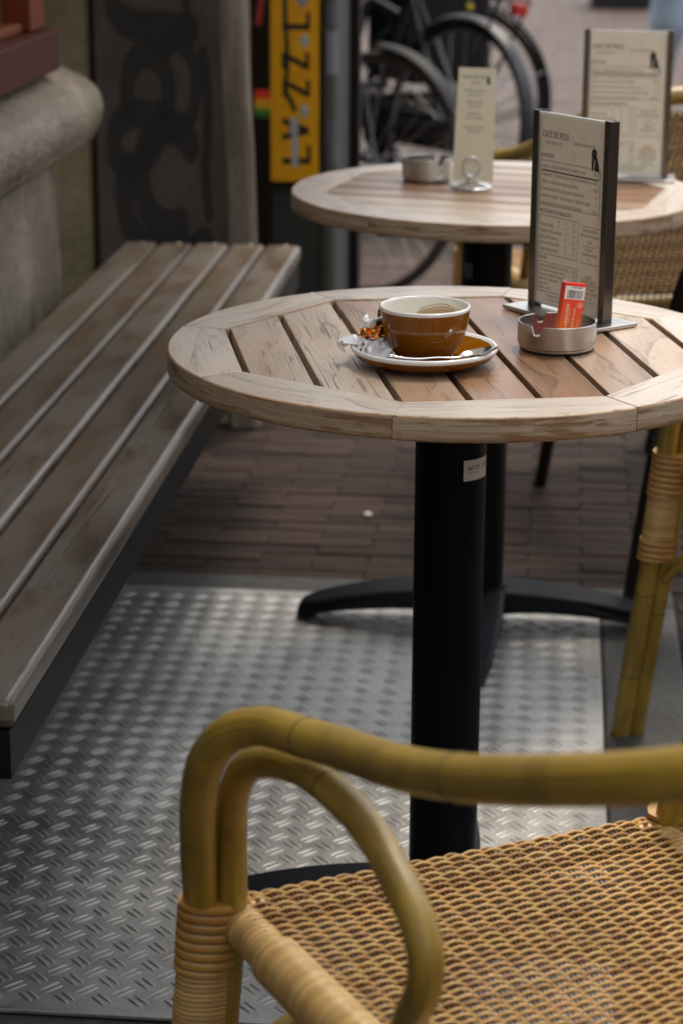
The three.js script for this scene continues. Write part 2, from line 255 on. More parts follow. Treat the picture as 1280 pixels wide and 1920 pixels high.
{ // steel tread plate, its bars in pairs that alternate in direction
  const t = thing('tread_plate', 'worn grey steel tread plate with paired bars set into the pavement under the tables', 'metal plate', P(2.92, -0.38, 0));
  part('sheet', rbox(0.952, 0.006, 1.462, 0.002, 0, 0.001, 0), M.plate, t);
  const bar = new THREE.SphereGeometry(1, 10, 6).scale(0.0153, 0.0017, 0.0028), pitch = 0.0424, list = [];
  for (let i = -12; i <= 12; i++) for (let j = -18; j <= 18; j++) for (const k of [0, 1]) {
    const x = i * pitch + (k ? pitch / 2 : 0), z = j * pitch + (k ? pitch / 2 : 0); if (Math.abs(x) > 0.462 || Math.abs(z) > 0.718) continue;
    const a = k ? -Math.PI / 4 : Math.PI / 4;
    for (const s of [-1, 1]) list.push([x + s * 0.0047 * Math.sin(a), z + s * 0.0047 * Math.cos(a), a]);
  }
  const im = new THREE.InstancedMesh(bar, M.tread, list.length), o = new THREE.Object3D();
  list.forEach(([x, z, a], i) => { o.position.set(x, 0.0037, z); o.rotation.y = a + rr(-0.03, 0.03); o.scale.set(rr(0.93, 1.05), rr(0.8, 1.1), rr(0.9, 1.1)); o.updateMatrix(); im.setMatrixAt(i, o.matrix); });
  im.name = 'tread_bars'; im.userData.kind = 'stuff'; im.castShadow = im.receiveShadow = true; t.add(im);
}

// ---------------------------------------------------------------- buildings on the left
const mat = (r, g, b, rough = 0.7, o = {}) => new THREE.MeshPhysicalMaterial({ specularIntensity: rough > 0.45 ? 0.4 : 1, color: new THREE.Color().setRGB(r, g, b), roughness: rough, ...o });
M.paintBrown = mat(0.062, 0.013, 0.006, 0.66, { bumpMap: grit2, bumpScale: 0.0005 });
M.paintOrange = mat(0.15, 0.032, 0.006, 0.55, { bumpMap: grit2, bumpScale: 0.0005 });
M.plaster = new THREE.MeshPhysicalMaterial({ specularIntensity: 0.35, map: tex(256, 256, (x, y) => mul3(mix3([0.22, 0.185, 0.115], [0.12, 0.10, 0.06], fbm(x, y, 5, 5, 550, 5)), 0.8 + 0.4 * fbm(x, y, 50, 50, 555, 2)), true, 1.5, 1.5), bumpMap: grit2, bumpScale: 0.004, roughness: 0.85 });
M.glass = new THREE.MeshPhysicalMaterial({ color: 0xffffff, transmission: 1, thickness: 0, roughness: 0.03, ior: 1.5 });
{
  const t = thing('cafe_facade', 'brown stone cafe front with rounded sill and orange brown window frame at left', 'building', P(4.15, -0.95, 0));
  // local x = v + 0.95, z = 4.15 - u
  const ends = [0, 1.35, 2.7, 4.05, 5.4, 7.2];
  for (let i = 0; i < 5; i++) part('plinth_stone', rbox(0.3, 0.70, ends[i + 1] - ends[i] - 0.006, 0.006, -0.15, 0.35, (ends[i] + ends[i + 1]) / 2), M.stone, t);
  const edge = extrude(polyShape([[0, 0], [0.13, 0], [0.03, 0.7], [0, 0.7]]), 0.29, 0.006); edge.rotateY(-Math.PI / 2); boxUV(edge);
  edge.rotateY(Math.PI); edge.translate(-0.3, 0, -0.004); part('plinth_edge_stone', edge, M.stone, t);
  // rounded sill moulding, its end rounded too
  const sh = new THREE.Shape(); sh.moveTo(-0.25, 0.69); sh.lineTo(-0.005, 0.69); sh.bezierCurveTo(0.02, 0.688, 0.05, 0.69, 0.058, 0.72); sh.bezierCurveTo(0.078, 0.745, 0.078, 0.785, 0.056, 0.806); sh.bezierCurveTo(0.035, 0.826, 0.0, 0.838, -0.02, 0.845); sh.lineTo(-0.25, 0.85); sh.closePath();
  const mo = extrude(sh, 7.35, 0.035, 4, 16); boxUV(mo, 0, 0); mo.translate(0, 0, -0.15); part('sill_moulding', mo, M.sill, t);
  const win = part('window', rbox(0.07, 0.075, 7.1, 0.004, -0.01, 0.889, 3.59), M.paintBrown, t, 'orange brown painted timber window of the cafe front');
  const bead = rbox(0.03, 0.02, 6.9, 0.006, -0.03, 0.936, 3.55); part('glazing_bead', bead, M.paintOrange, win);
  part('stile', rbox(0.055, 1.7, 0.11, 0.004, -0.028, 0.928 + 0.85, 0.10), M.paintOrange, win);
  part('stile', rbox(0.055, 1.7, 0.11, 0.004, -0.028, 0.928 + 0.85, 2.4), M.paintOrange, win);
  part('pane', new THREE.BoxGeometry(0.006, 1.66, 2.2).translate(-0.045, 0.94 + 0.83, 1.25), M.glass, win);
  for (let i = 0; i < 9; i++) { const c = sweep(spline([V3(-0.13, 0.94, 0.22 + i * 0.2), V3(-0.125, 1.6, 0.225 + i * 0.2), V3(-0.13, 2.5, 0.22 + i * 0.2)], 8), (q, a) => 0.03 + 0.01 * Math.cos(3 * a), { rad: 12 }); part('curtain_fold', c, mat(0.16, 0.19, 0.20, 0.9), win); }
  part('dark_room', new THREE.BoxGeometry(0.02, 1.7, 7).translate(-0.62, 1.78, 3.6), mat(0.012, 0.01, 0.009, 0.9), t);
  part('upper_wall', new THREE.BoxGeometry(0.3, 4.4, 7.2).translate(-0.15, 2.65 + 2.2, 3.6), M.plaster, t);
  part('end_wall', (() => { const g = new THREE.BoxGeometry(0.6, 6.2, 0.04).translate(-0.45, 0.851 + 3.1, 0.02); boxUV(g); return g; })(), M.plaster, t);
}
{
  const t = thing('added_awning', 'added unseen cream canvas awning that shades the bench and softens its light', 'awning', P(1.2, -0.93, 2.55));  // added out of view to cut overhead light and pass a soft fill
  const a = (k) => [1.0 * k, 0.72 * (1 - k) + 0.05 * Math.sin(Math.PI * k)];
  const cl = grid((x, y) => { const [v, h] = a(y); return [v, h - 0.012 * Math.abs(Math.sin(x * Math.PI * 8)), (x - 0.5) * 7.2]; }, 96, 10);
  part('canvas', cl, new THREE.MeshPhysicalMaterial({ color: new THREE.Color().setRGB(0.62, 0.58, 0.5), transmission: 0.45, thickness: 0, roughness: 1, side: THREE.DoubleSide }), t);
  const vl = grid((x, y) => [1.005, -y * (0.16 + 0.02 * Math.cos(x * Math.PI * 36)), (x - 0.5) * 7.2], 144, 3);
  part('valance', vl, new THREE.MeshStandardMaterial({ color: new THREE.Color().setRGB(0.55, 0.5, 0.42), roughness: 0.9, side: THREE.DoubleSide }), t);
  part('front_bar', cyl(0.022, 0.022, 7.25, 0, 0, 0, 14).rotateX(Math.PI / 2).translate(0.99, -0.01, 0), M.benchSteel, t);
  for (const z of [-3.3, 0, 3.3]) part('arm', sweep([V3(0.0, 0.02, z), V3(0.6, 0.03, z + 0.3), V3(0.98, -0.01, z)], 0.016, { rad: 8 }), M.benchSteel, t);
}
const graffiti = canvasTex(512, 1024, (g, w, h) => {
  g.fillStyle = '#3f3831'; g.fillRect(0, 0, w, h);
  for (let i = 0; i < 900; i++) { g.fillStyle = `rgba(${rnd() > 0.5 ? '92,82,72' : '24,20,17'},${0.02 + rnd() * 0.07})`; g.beginPath(); g.ellipse(rnd() * w, rnd() * h, 6 + rnd() * 70, 4 + rnd() * 30, rnd() * 3, 0, 7); g.fill(); }
  g.strokeStyle = 'rgba(14,12,11,0.72)'; g.lineCap = 'round'; g.lineJoin = 'round';
  g.lineWidth = 62; g.beginPath(); g.moveTo(70, 215); g.bezierCurveTo(80, 300, 200, 270, 380, 282); g.stroke(); g.lineWidth = 34; g.beginPath(); g.moveTo(330, 120); g.lineTo(372, 280); g.stroke();
  g.lineWidth = 60; g.beginPath(); g.ellipse(205, 402, 82, 72, 0, 2.6, 6.9); g.stroke(); g.beginPath(); g.moveTo(270, 450); g.bezierCurveTo(200, 455, 90, 420, 66, 500); g.bezierCurveTo(60, 580, 200, 560, 250, 480); g.stroke();
  g.lineWidth = 46; g.beginPath(); g.ellipse(316, 392, 78, 86, 0.2, -2.4, 2.2); g.stroke();
  g.lineWidth = 72; g.beginPath(); g.ellipse(282, 570, 112, 100, 0, 1.2, 5.6); g.stroke(); g.beginPath(); g.moveTo(110, 560); g.bezierCurveTo(60, 700, 260, 790, 420, 700); g.stroke();
  g.lineWidth = 40; g.beginPath(); g.moveTo(420, 330); g.bezierCurveTo(470, 470, 400, 520, 440, 640); g.stroke();
  g.fillStyle = 'rgba(10,9,8,0.6)'; g.fillRect(0, 900, w, 124);
});
{
  const t = thing('stoop_wall', 'dark stone stoop wall covered with black spray paint at the end of the bench', 'wall', P(4.93, -0.85, 0));
  part('wall_block', (() => { const g = rbox(0.29, 2.9, 0.36, 0.01, 0, 1.45, 0); return g; })(), M.plaster, t);
  const f = new THREE.PlaneGeometry(0.284, 1.12).translate(0, 0.62, 0.1835); part('painted_face', f, new THREE.MeshStandardMaterial({ map: graffiti, roughness: 0.8, bumpMap: grit2, bumpScale: 0.002 }), t, 'stone face with looping black spray paint');
  // rounded jamb stone that flares towards the ground
  const s = sweep(spline([V3(0.175, 0, 0.16), V3(0.172, 0.3, 0.16), V3(0.165, 0.6, 0.16), V3(0.15, 0.95, 0.16), V3(0.148, 2.9, 0.16)], 24), (q) => 0.034 - 0.004 * q, { rad: 14 });
  part('jamb_stone', s, M.stone, t);
  part('side_pier', rbox(0.12, 2.9, 0.3, 0.01, -0.215, 1.45, 0.03), M.plaster, t);
  part('upper_wall', (() => { const g = new THREE.BoxGeometry(0.62, 4.6, 4.2).translate(-0.46, 2.9 + 2.3, -1.9); boxUV(g); return g; })(), M.plaster, t);
  part('rear_pier', rbox(0.5, 2.9, 0.3, 0.01, -0.535, 1.45, 0.0), M.plaster, t);
}
M.doorDark = mat(0.013, 0.009, 0.008, 0.5, { bumpMap: grit2, bumpScale: 0.001 });
{
  const t = thing('dark_doorway', 'dark brown door recess behind the stoop wall', 'door', P(5.62, -0.95, 0));
  part('door_panel', rbox(0.9, 2.7, 0.05, 0.004, 0, 1.35, 0), M.doorDark, t);
  part('door_frame', rbox(0.09, 2.7, 0.1, 0.006, 0.30, 1.35, 0.02), M.doorDark, t);
  const lintel = rbox(0.9, 0.3, 0.9, 0.01, 0, 2.85, 0.35); part('lintel', lintel, M.doorDark, t);
}
{
  const t = thing('brick_house', 'dark painted house wall continuing behind the parked bicycles', 'building', P(6.0, -1.0, 0));
  part('wall', (() => { const g = new THREE.BoxGeometry(0.4, 7, 3.0).translate(-0.1, 3.5, -1.45); boxUV(g); return g; })(), mat(0.03, 0.027, 0.025, 0.7, { bumpMap: grit2, bumpScale: 0.003 }), t);
  part('plinth', rbox(0.46, 0.5, 3.02, 0.01, -0.1, 0.25, -1.45), mat(0.05, 0.048, 0.045, 0.7, { bumpMap: grit2, bumpScale: 0.003 }), t);
}
{
  const t = thing('utility_cabinet', 'dark grey green utility cabinet behind the bench end', 'cabinet', P(5.42, -0.605, 0));
  part('body', rbox(0.16, 1.15, 0.34, 0.008, 0, 0.575, 0), mat(0.04, 0.045, 0.042, 0.55, { bumpMap: grit2, bumpScale: 0.001 }), t);
  part('lid', rbox(0.18, 0.03, 0.36, 0.008, 0, 1.166, 0), mat(0.05, 0.055, 0.05, 0.5), t);
  part('door', rbox(0.13, 0.38, 0.008, 0.003, -0.005, 0.255, 0.174), mat(0.043, 0.049, 0.046, 0.5), t);
}
// the street's other houses: behind the viewer and across, brick with sash windows
M.houseBrick = new THREE.MeshStandardMaterial({ map: tex(256, 256, (x, y) => { const r = Math.floor(y * 16), fy = y * 16 - r, fx0 = x * 5 + (r & 1) * 0.5, fx = fx0 - Math.floor(fx0); return mul3(mix3([0.16, 0.15, 0.13], [0.11, 0.05, 0.035], sst(0, 0.12, fy) * sst(0, 0.05, fx)), 0.8 + 0.4 * fbm(x, y, 10, 10, 820, 3)); }, true, 1, 1), roughness: 0.85 });
function house(label, u, v, w, d, h, face) {   // face: direction of the front in local axes
  const t = thing('brick_house', label, 'building', P(u, v, 0), -B + face);
  const g = new THREE.BoxGeometry(w, h, d).translate(0, h / 2, -d / 2); boxUV(g); part('wall', g, M.houseBrick, t);
  part('cornice', rbox(w + 0.1, 0.35, 0.5, 0.02, 0, h - 0.2, 0.1), M.glazeWhite, t);
  const n = Math.max(2, Math.floor(w / 1.9));
  for (let f = 0; f < Math.floor(h / 3.1); f++) for (let i = 0; i < n; i++) {
    const x = (i + 0.5) * w / n - w / 2, wn = part('window', rbox(1.1, 1.8, 0.1, 0.01, x, 1.9 + f * 3.1, 0.01), M.glazeWhite, t);
    for (const s of [-1, 1]) part('pane', new THREE.BoxGeometry(0.94, 0.78, 0.02).translate(x, 1.9 + f * 3.1 + s * 0.42, 0.06), mat(0.02, 0.024, 0.028, 0.06), wn);
  }
  part('door', rbox(1.0, 0.9, 0.1, 0.01, 0, 0.47, 0.012), M.doorDark, t);
}
house('tall brick house behind the viewer with white sash windows', -15, 1.5, 9, 6, 10, Math.PI);
house('brick house across the street nearest the viewer', -1.5, 6.8, 8, 6, 10, -Math.PI / 2);
const signTex = canvasTex(256, 1024, (g, w, h) => {
  g.fillStyle = '#e2a300'; g.fillRect(0, 0, w, h);
  for (let i = 0; i < 140; i++) { g.fillStyle = `rgba(${rnd() > 0.5 ? '150,100,0' : '255,200,40'},${rnd() * 0.09})`; g.fillRect(rnd() * w, rnd() * h, 10 + rnd() * 90, 4 + rnd() * 50); }
  // black capitals turned a quarter, read downwards
  const Y = (y) => h - (340 - y) * 2.06;     // photo row to canvas row
  g.strokeStyle = '#17120a'; g.lineWidth = 22; g.lineCap = 'butt';
  const ln = (...p) => { g.beginPath(); p.forEach(([x, y], i) => (i ? g.lineTo(x, Y(y)) : g.moveTo(x, Y(y)))); g.stroke(); };
  ln([200, 42], [200, 72]); ln([60, 68], [205, 68]);
  ln([196, 112], [196, 142]); ln([196, 138], [70, 116]); ln([70, 112], [70, 142]);
  ln([200, 160], [200, 190]); ln([200, 186], [74, 164]); ln([74, 160], [74, 190]);
  ln([60, 262], [205, 250]); ln([205, 250], [60, 232]); ln([110, 238], [110, 258]);
  ln([205, 276], [205, 308]); ln([60, 304], [212, 304]);
  g.strokeStyle = 'rgba(20,36,24,0.9)'; g.lineWidth = 26; g.beginPath(); g.moveTo(78, Y(2)); g.bezierCurveTo(70, Y(60), 100, Y(120), 86, Y(150)); g.bezierCurveTo(60, Y(190), 110, Y(190), 130, Y(216)); g.stroke();
  g.fillStyle = '#a9adb0'; g.fillRect(104, Y(226), 44, 60); g.fillRect(112, Y(256), 36, 120);
  for (const y of [92, 214]) { g.fillStyle = '#9aa7a4'; g.beginPath(); g.arc(182, Y(y), 24, 0, 7); g.fill(); g.fillStyle = '#c3cac8'; g.beginPath(); g.arc(182, Y(y), 14, 0, 7); g.fill(); }
  g.save(); g.translate(150, Y(14)); g.rotate(0.7); g.fillStyle = '#8c8a92'; g.fillRect(-40, -28, 90, 50); g.fillStyle = '#cfcfd6'; g.fillRect(-30, -18, 60, 14); g.restore();
});
{
  const t = thing('yellow_sign', 'narrow yellow metal sign with black capitals turned sideways fixed to the cabinet', 'sign', P(5.22, -0.617, 0.478));
  const b = rbox(0.114, 0.66, 0.006, 0.0025, 0, 0.33, -0.0); part('panel', b, mat(0.7, 0.36, 0.01, 0.4), t);
  part('print', new THREE.PlaneGeometry(0.112, 0.655).translate(0, 0.33, 0.0042), new THREE.MeshStandardMaterial({ map: signTex, roughness: 0.4 }), t);
  for (const y of [0.335, 0.171]) part('screw', new THREE.SphereGeometry(0.006, 12, 8).scale(1, 1, 0.4).translate(0.023, y, 0.0045), M.steel, t);
}
{
  const rb = canvasTex(64, 128, (g, w, h) => { ['#e0281e', '#ef5a1c', '#f0a81e', '#d8b020', '#4c8a2c', '#256a30'].forEach((c, i) => { g.fillStyle = c; g.fillRect(0, i * h / 6, w, h / 6 + 1); }); });
  const s = new THREE.Mesh(new RoundedBoxGeometry(0.044, 0.066, 0.003, 2, 0.001), new THREE.MeshStandardMaterial({ map: rb, roughness: 0.5 })); s.name = 'rainbow_sticker'; scene.add(s);
  s.position.copy(P(5.22, -0.69, 0.66)); s.rotation.y = -B; tag(s, 'small rainbow striped sticker left of the yellow sign', 'sticker');
  const t = thing('sticker_strip', 'dark board carrying the rainbow sticker beside the yellow sign', 'board', P(5.25, -0.70, 0));
  part('board', rbox(0.05, 1.5, 0.05, 0.004, 0, 0.75, 0), M.doorDark, t);
  const r = part('red_sticker', rbox(0.016, 0.2, 0.003, 0.001, 0, 0, 0), mat(0.35, 0.05, 0.05, 0.5), t); r.position.set(0.012, 0.94, 0.0275); r.rotation.z = -0.16;
}
{
  const t = thing('steel_post', 'weathered grey steel post plastered with small stickers right of the yellow sign', 'post', P(5.24, -0.537, 0));
  part('pole', cyl(0.019, 0.019, 2.4, 0, 1.2, 0, 20), mat(0.08, 0.085, 0.078, 0.6, { metalness: 0.1, bumpMap: grit2, bumpScale: 0.001 }), t);
  [[0.60, 0.05, 0.10, 0.10, 0.12], [0.78, 0.10, 0.20, 0.19, 0.22], [0.87, 0.05, 0.11, 0.10, 0.12], [0.55, 0.05, 0.1, 0.12, 0.12]].forEach(([y, hh, r, g, b], i) => part('sticker', new THREE.CylinderGeometry(0.0202, 0.0202, hh, 14, 1, true, -0.5 + i * 0.2, 1.6).translate(0, y, 0), mat(r, g, b, 0.6, { side: THREE.DoubleSide }), t));
  part('foot_collar', cyl(0.034, 0.038, 0.06, 0, 0.03, 0, 20), mat(0.1, 0.1, 0.1, 0.6), t);
}

// ---------------------------------------------------------------- bench
{
  const t = thing('slatted_bench', 'long wall bench of five weathered brown slats on a dark steel frame', 'bench', P(3.25, -0.702, 0));
  const len = 2.50, pitch = 0.0742, w = 0.0695;
  for (let i = 0; i < 5; i++) {
    const g = new RoundedBoxGeometry(len + rr(-0.006, 0.006), 0.034, i === 4 ? w + 0.003 : w, 4, 0.0105); g.clearGroups(); boxUV(g, rnd() * 2, rnd() * 2); g.rotateY(Math.PI / 2);
    const s = part('slat', g, i % 2 ? M.benchB : M.bench, t); s.position.set(-0.185 + w / 2 + i * pitch, 0.443 + rr(-0.0006, 0.0006), rr(-0.003, 0.003));
    for (const dz of [-len / 2 + 0.012, len / 2 - 0.012]) for (const dx of [0.006]) part('screw', new THREE.SphereGeometry(0.0042, 10, 6).scale(1, 0.45, 1).translate(dx, 0.0172, dz), M.brass, s);
  }
  const fr = part('frame', merge([rbox(0.012, 0.052, len - 0.01, 0.0015, 0.172, 0.398, 0), rbox(0.04, 0.004, len - 0.012, 0.001, 0.146, 0.3745, 0), rbox(0.012, 0.05, len - 0.01, 0.0015, -0.17, 0.399, 0)]), M.benchSteel, t);
  for (let i = 0; i < 5; i++) part('cross_bar', rbox(0.328, 0.045, 0.04, 0.002, 0, 0.4, -len / 2 + 0.05 + i * (len - 0.1) / 4), M.benchSteel, fr);
  for (let i = 0; i < 3; i++) { const b = extrude(polyShape([[0, 0], [0.3, 0], [0.3, -0.012], [0.02, -0.22], [0, -0.22]]), 0.012, 0.001); b.translate(-0.205, 0.372, -0.95 + i * 0.95); part('wall_bracket', b, M.benchSteel, t); }
}

// ---------------------------------------------------------------- tables
const R = 0.325, RIN = 0.27326, TH = 0.0265, TOP = 0.735;
function makeTable(name, label, x, z, slatTurn, cx, cz) {
  const t = thing(name, label, 'table', V3(x, 0, z), 0, 'round teak terrace tables');
  const top = new THREE.Group(); top.name = 'tabletop'; top.rotation.y = slatTurn; t.add(top);
  const a = Math.PI / 8, e = 0.0004;
  for (let k = 0; k < 8; k++) {
    const s = new THREE.Shape(), yi = RIN * Math.cos(a), xi = RIN * Math.sin(a);
    s.moveTo(-xi + e, yi); s.lineTo(xi - e, yi); s.lineTo(R * Math.sin(a) - e, R * Math.cos(a)); s.absarc(0, 0, R, Math.PI / 2 - a + e, Math.PI / 2 + a - e, false); s.closePath();
    const g = extrude(s, TH, 0.0026, 3, 22); boxUV(g, rnd() * 4, rnd() * 4); 
    const uv = g.attributes.uv, n = g.attributes.normal, p = g.attributes.position; const ox = rnd() * 3, oy = rnd() * 3;
    for (let i = 0; i < uv.count; i++) if (Math.abs(n.getZ(i)) > 0.6) uv.setXY(i, p.getX(i) + ox, p.getY(i) + oy); else uv.setXY(i, (Math.atan2(p.getX(i), p.getY(i)) * R + k * 0.255) / 2.05, Math.min(0.99, Math.max(0.01, p.getZ(i) / TH)));
    for (let i = 0; i < p.count; i++) {   // joints and inner edge stay sharp: only the outer arris is eased
      let x = p.getX(i), y = p.getY(i); if (y < yi + 0.0034) y = yi; const sg = Math.sign(x) || 1, d = y * Math.sin(a) - Math.abs(x) * Math.cos(a); if (d < 0.0036) { const q = d - e; x = sg * (Math.abs(x) + q * Math.cos(a)); y -= q * Math.sin(a); if (y < yi) y = yi; }
      p.setXY(i, x, y);
    }
    // top faces and side face carry their own timber: end weathering differs
    g.rotateX(-Math.PI / 2);
    const m = part('rim_segment', g, [M.rim, M.rimSide], top); m.rotation.y = k * Math.PI / 4; m.position.y = TOP - TH + rr(-0.0003, 0.0003);
  }
  // seven slats cut to the octagon
  const ap = RIN * Math.cos(a) - 0.0006, pitch = 2 * ap / 7, gap = 0.0072, half = RIN * Math.sin(a);
  const lim = (xx) => Math.abs(xx) <= half ? ap : ap - (Math.abs(xx) - half);
  for (let i = 0; i < 7; i++) {
    const x0 = -ap + i * pitch + gap / 2 + (i === 0 ? gap * 0.5 : 0), x1 = -ap + (i + 1) * pitch - gap / 2 - (i === 6 ? gap * 0.5 : 0), pts = [];
    const xs = [x0, x1].concat([-half, half].filter((q) => q > x0 && q < x1)).sort((p, q) => p - q);
    for (const q of xs) pts.push([q, lim(q) - 0.0006]); for (const q of xs.slice().reverse()) pts.push([q, -lim(q) + 0.0006]);
    const g = extrude(polyShape(pts), 0.022, 0.0012, 2, 4), p = g.attributes.position, uv = g.attributes.uv, ox = rnd() * 4, oy = rnd() * 4, n = g.attributes.normal;
    for (let k = 0; k < uv.count; k++) Math.abs(n.getZ(k)) > 0.6 ? uv.setXY(k, p.getY(k) + ox, p.getX(k) + oy) : uv.setXY(k, p.getY(k) + ox, p.getZ(k) + oy);
    g.rotateX(-Math.PI / 2);
    const m = part('slat', g, [M.slatPale, M.slatPale, M.slat, M.slatWarm, M.slatWarm, M.slat, M.slatPale][i], top); m.position.y = TOP - 0.0232 + rr(-0.0004, 0.0004);
  }
  part('support_batten', merge([rbox(0.5, 0.014, 0.05, 0.002, 0, TOP - 0.032, 0.1), rbox(0.5, 0.014, 0.05, 0.002, 0, TOP - 0.032, -0.1)]), M.blackSteel, top);
  const base = new THREE.Group(); base.name = 'pedestal'; base.rotation.y = -B; base.position.set(cx, 0, cz); t.add(base);
  part('column', merge([cyl(0.0405, 0.0405, 0.63, 0, 0.375, 0, 48), cyl(0.047, 0.05, 0.012, 0, 0.071, 0, 40)]), M.blackSteel, base);
  part('mount_plate', merge([rbox(0.17, 0.010, 0.17, 0.003, 0, 0.692, 0), cyl(0.06, 0.045, 0.012, 0, 0.682, 0, 32)]), M.blackSteel, base);
  const side = new THREE.Shape(); side.moveTo(0, 0.03); side.lineTo(0, 0.074); side.bezierCurveTo(0.1, 0.074, 0.2, 0.064, 0.285, 0.037); side.bezierCurveTo(0.3, 0.031, 0.305, 0.024, 0.305, 0.012); side.lineTo(0.305, 0.002); side.lineTo(0.285, 0.002); side.lineTo(0.28, 0.014); side.bezierCurveTo(0.22, 0.03, 0.12, 0.042, 0.05, 0.034); side.closePath();
  for (let k = 0; k < 4; k++) {
    const g = extrude(side, 0.09, 0.006, 3, 14), p = g.attributes.position; g.translate(0, 0, -0.045);
    for (let i = 0; i < p.count; i++) { const q = p.getX(i) / 0.305, w = 1 - 0.42 * q * q - (q > 0.9 ? (q - 0.9) * 3 : 0); p.setZ(i, p.getZ(i) * w); }
    g.computeVertexNormals(); boxUV(g, rnd(), rnd());
    const l = part('leg', g, M.castIron, base); l.rotation.y = k * Math.PI / 2;
    part('foot_pad', cyl(0.014, 0.014, 0.008, 0.285, 0.0075, 0, 16), M.rubber, l);
  }
  return { t, top, base };
}
const table1 = makeTable('round_table', 'round weathered teak table in front carrying the brown coffee cup', 0.1295, -2.4294, 8.15 * D2R, -0.006, 0);
const table2 = makeTable('round_table', 'round teak table further back carrying the small card holder', 0.2426, -3.521, 73 * D2R, -0.012, 0);
// maker's label wrapped on each column
const satTex = canvasTex(256, 192, (g, w, h) => { g.fillStyle = '#cfc9bb'; g.fillRect(0, 0, w, h); g.fillStyle = '#1b1917'; g.font = 'bold 50px sans-serif'; g.save(); g.transform(1, 0, -0.12, 1, 0, 0); g.fillText('SATE', 36, 92); g.fillText('JET', 192, 92); g.restore(); g.font = '17px sans-serif'; g.fillText('nederland bv', 26, 122); g.fillStyle = 'rgba(207,201,187,.9)'; g.fillRect(70, 66, 34, 9); });
const satMat = new THREE.MeshStandardMaterial({ map: satTex, roughness: 0.45, side: THREE.DoubleSide });
part('maker_label', new THREE.CylinderGeometry(0.0409, 0.0409, 0.024, 14, 1, true, 0.42, 0.98).translate(0, 0.597, 0), satMat, table1.base, 'worn white maker label');
part('maker_label', new THREE.CylinderGeometry(0.0409, 0.0409, 0.024, 14, 1, true, -1.1, 0.55).translate(0, 0.61, 0), mat(0.12, 0.115, 0.11, 0.6, { side: THREE.DoubleSide }), table2.base, 'dark square maker label');

// ---------------------------------------------------------------- cup, saucer, spoon, wrapper
const CUP = [0.0879, -2.338];
{
  const t = thing('saucer', 'brown saucer with thick white rim under the coffee cup', 'saucer', V3(CUP[0], TOP, CUP[1]), 0);
  part('dish', lathe([[0, 0.0045], [0.030, 0.0045], [0.034, 0.0065], [0.05, 0.0085], [0.074, 0.0172], [0.0758, 0.0160], [0.0768, 0.0132], [0.0735, 0.0078], [0.064, 0.0034], [0.050, 0.0010], [0.034, 0.0005], [0.03, 0.0005], [0.029, 0.002], [0, 0.002]], 96), M.glazeBrown, t);
  part('rim', lathe([[0.0730, 0.0172], [0.0752, 0.0190], [0.0778, 0.0198], [0.0796, 0.0186], [0.0799, 0.0164], [0.0790, 0.0146], [0.0772, 0.0138], [0.0745, 0.0146]], 96), M.glazeWhite, t, 'white glazed rim');
}
{
  const t = thing('coffee_cup', 'glossy brown cup with white rim and milk stains inside on the saucer', 'cup', V3(CUP[0], TOP + 0.0052, CUP[1]), 0);
  part('body', lathe([[0, 0.001], [0.025, 0.001], [0.026, 0], [0.0285, 0], [0.0295, 0.002], [0.0345, 0.0085], [0.0405, 0.0185], [0.0448, 0.030], [0.0474, 0.043], [0.0486, 0.0540]], 96), M.glazeBrown, t);
  part('rim', lathe([[0.0486, 0.0540], [0.0493, 0.0558], [0.0488, 0.0576], [0.0474, 0.0583], [0.0460, 0.0576], [0.0455, 0.0555]], 96), M.glazeWhite, t, 'thick white rim');
  const inTex = canvasTex(1024, 256, (g, w, h) => {
    const gr = g.createLinearGradient(0, 0, 0, h); g.fillStyle = '#e4e1d6'; g.fillRect(0, 0, w, h);
    for (let i = 0; i < 46; i++) { g.fillStyle = `rgba(178,150,108,${0.03 + rnd() * 0.05})`; g.beginPath(); g.ellipse(rnd() * w, 40 + rnd() * 140, 20 + rnd() * 90, 5 + rnd() * 14, rr(-0.2, 0.2), 0, 7); g.fill(); }
    g.strokeStyle = 'rgba(140,95,48,0.6)'; for (let k = 0; k < 5; k++) { g.lineWidth = 3 + k * 2; g.beginPath(); const y = 6 + k * 8; g.moveTo(360 - k * 12, y + 24); g.bezierCurveTo(410, y - 4, 450, y + 4, 530 + k * 8, y + 22); g.stroke(); }
    g.fillStyle = 'rgba(176,140,92,0.35)'; g.beginPath(); g.ellipse(430, 36, 100, 18, 0.12, 0, 7); g.fill();
    g.fillStyle = 'rgba(206,184,150,0.8)'; g.fillRect(0, 190, w, 66); g.fillStyle = 'rgba(120,76,38,0.8)'; g.fillRect(0, 228, w, 28);
  });
  const inside = part('interior', lathe([[0, 0.005], [0.024, 0.0055], [0.033, 0.0115], [0.0395, 0.0215], [0.0435, 0.034], [0.0455, 0.0555]], 96), new THREE.MeshPhysicalMaterial({ map: inTex, roughness: 0.28, clearcoat: 0.8, clearcoatRoughness: 0.1, side: THREE.DoubleSide }), t, 'cream white interior with brown milk stains');
  const hp = spline([V3(0, 0.043, -0.0472), V3(0.002, 0.0445, -0.058), V3(0.002, 0.040, -0.070), V3(0.002, 0.028, -0.070), V3(0.001, 0.017, -0.056), V3(0, 0.0165, -0.0405)], 26);
  const hd = part('handle', sweep(hp, (q, a) => 0.0042 + 0.002 * Math.abs(Math.sin(a)), { rad: 12, ref: V3(0, 0.3, 1) }), M.glazeBrown, t); hd.rotation.y = 0.7;
}
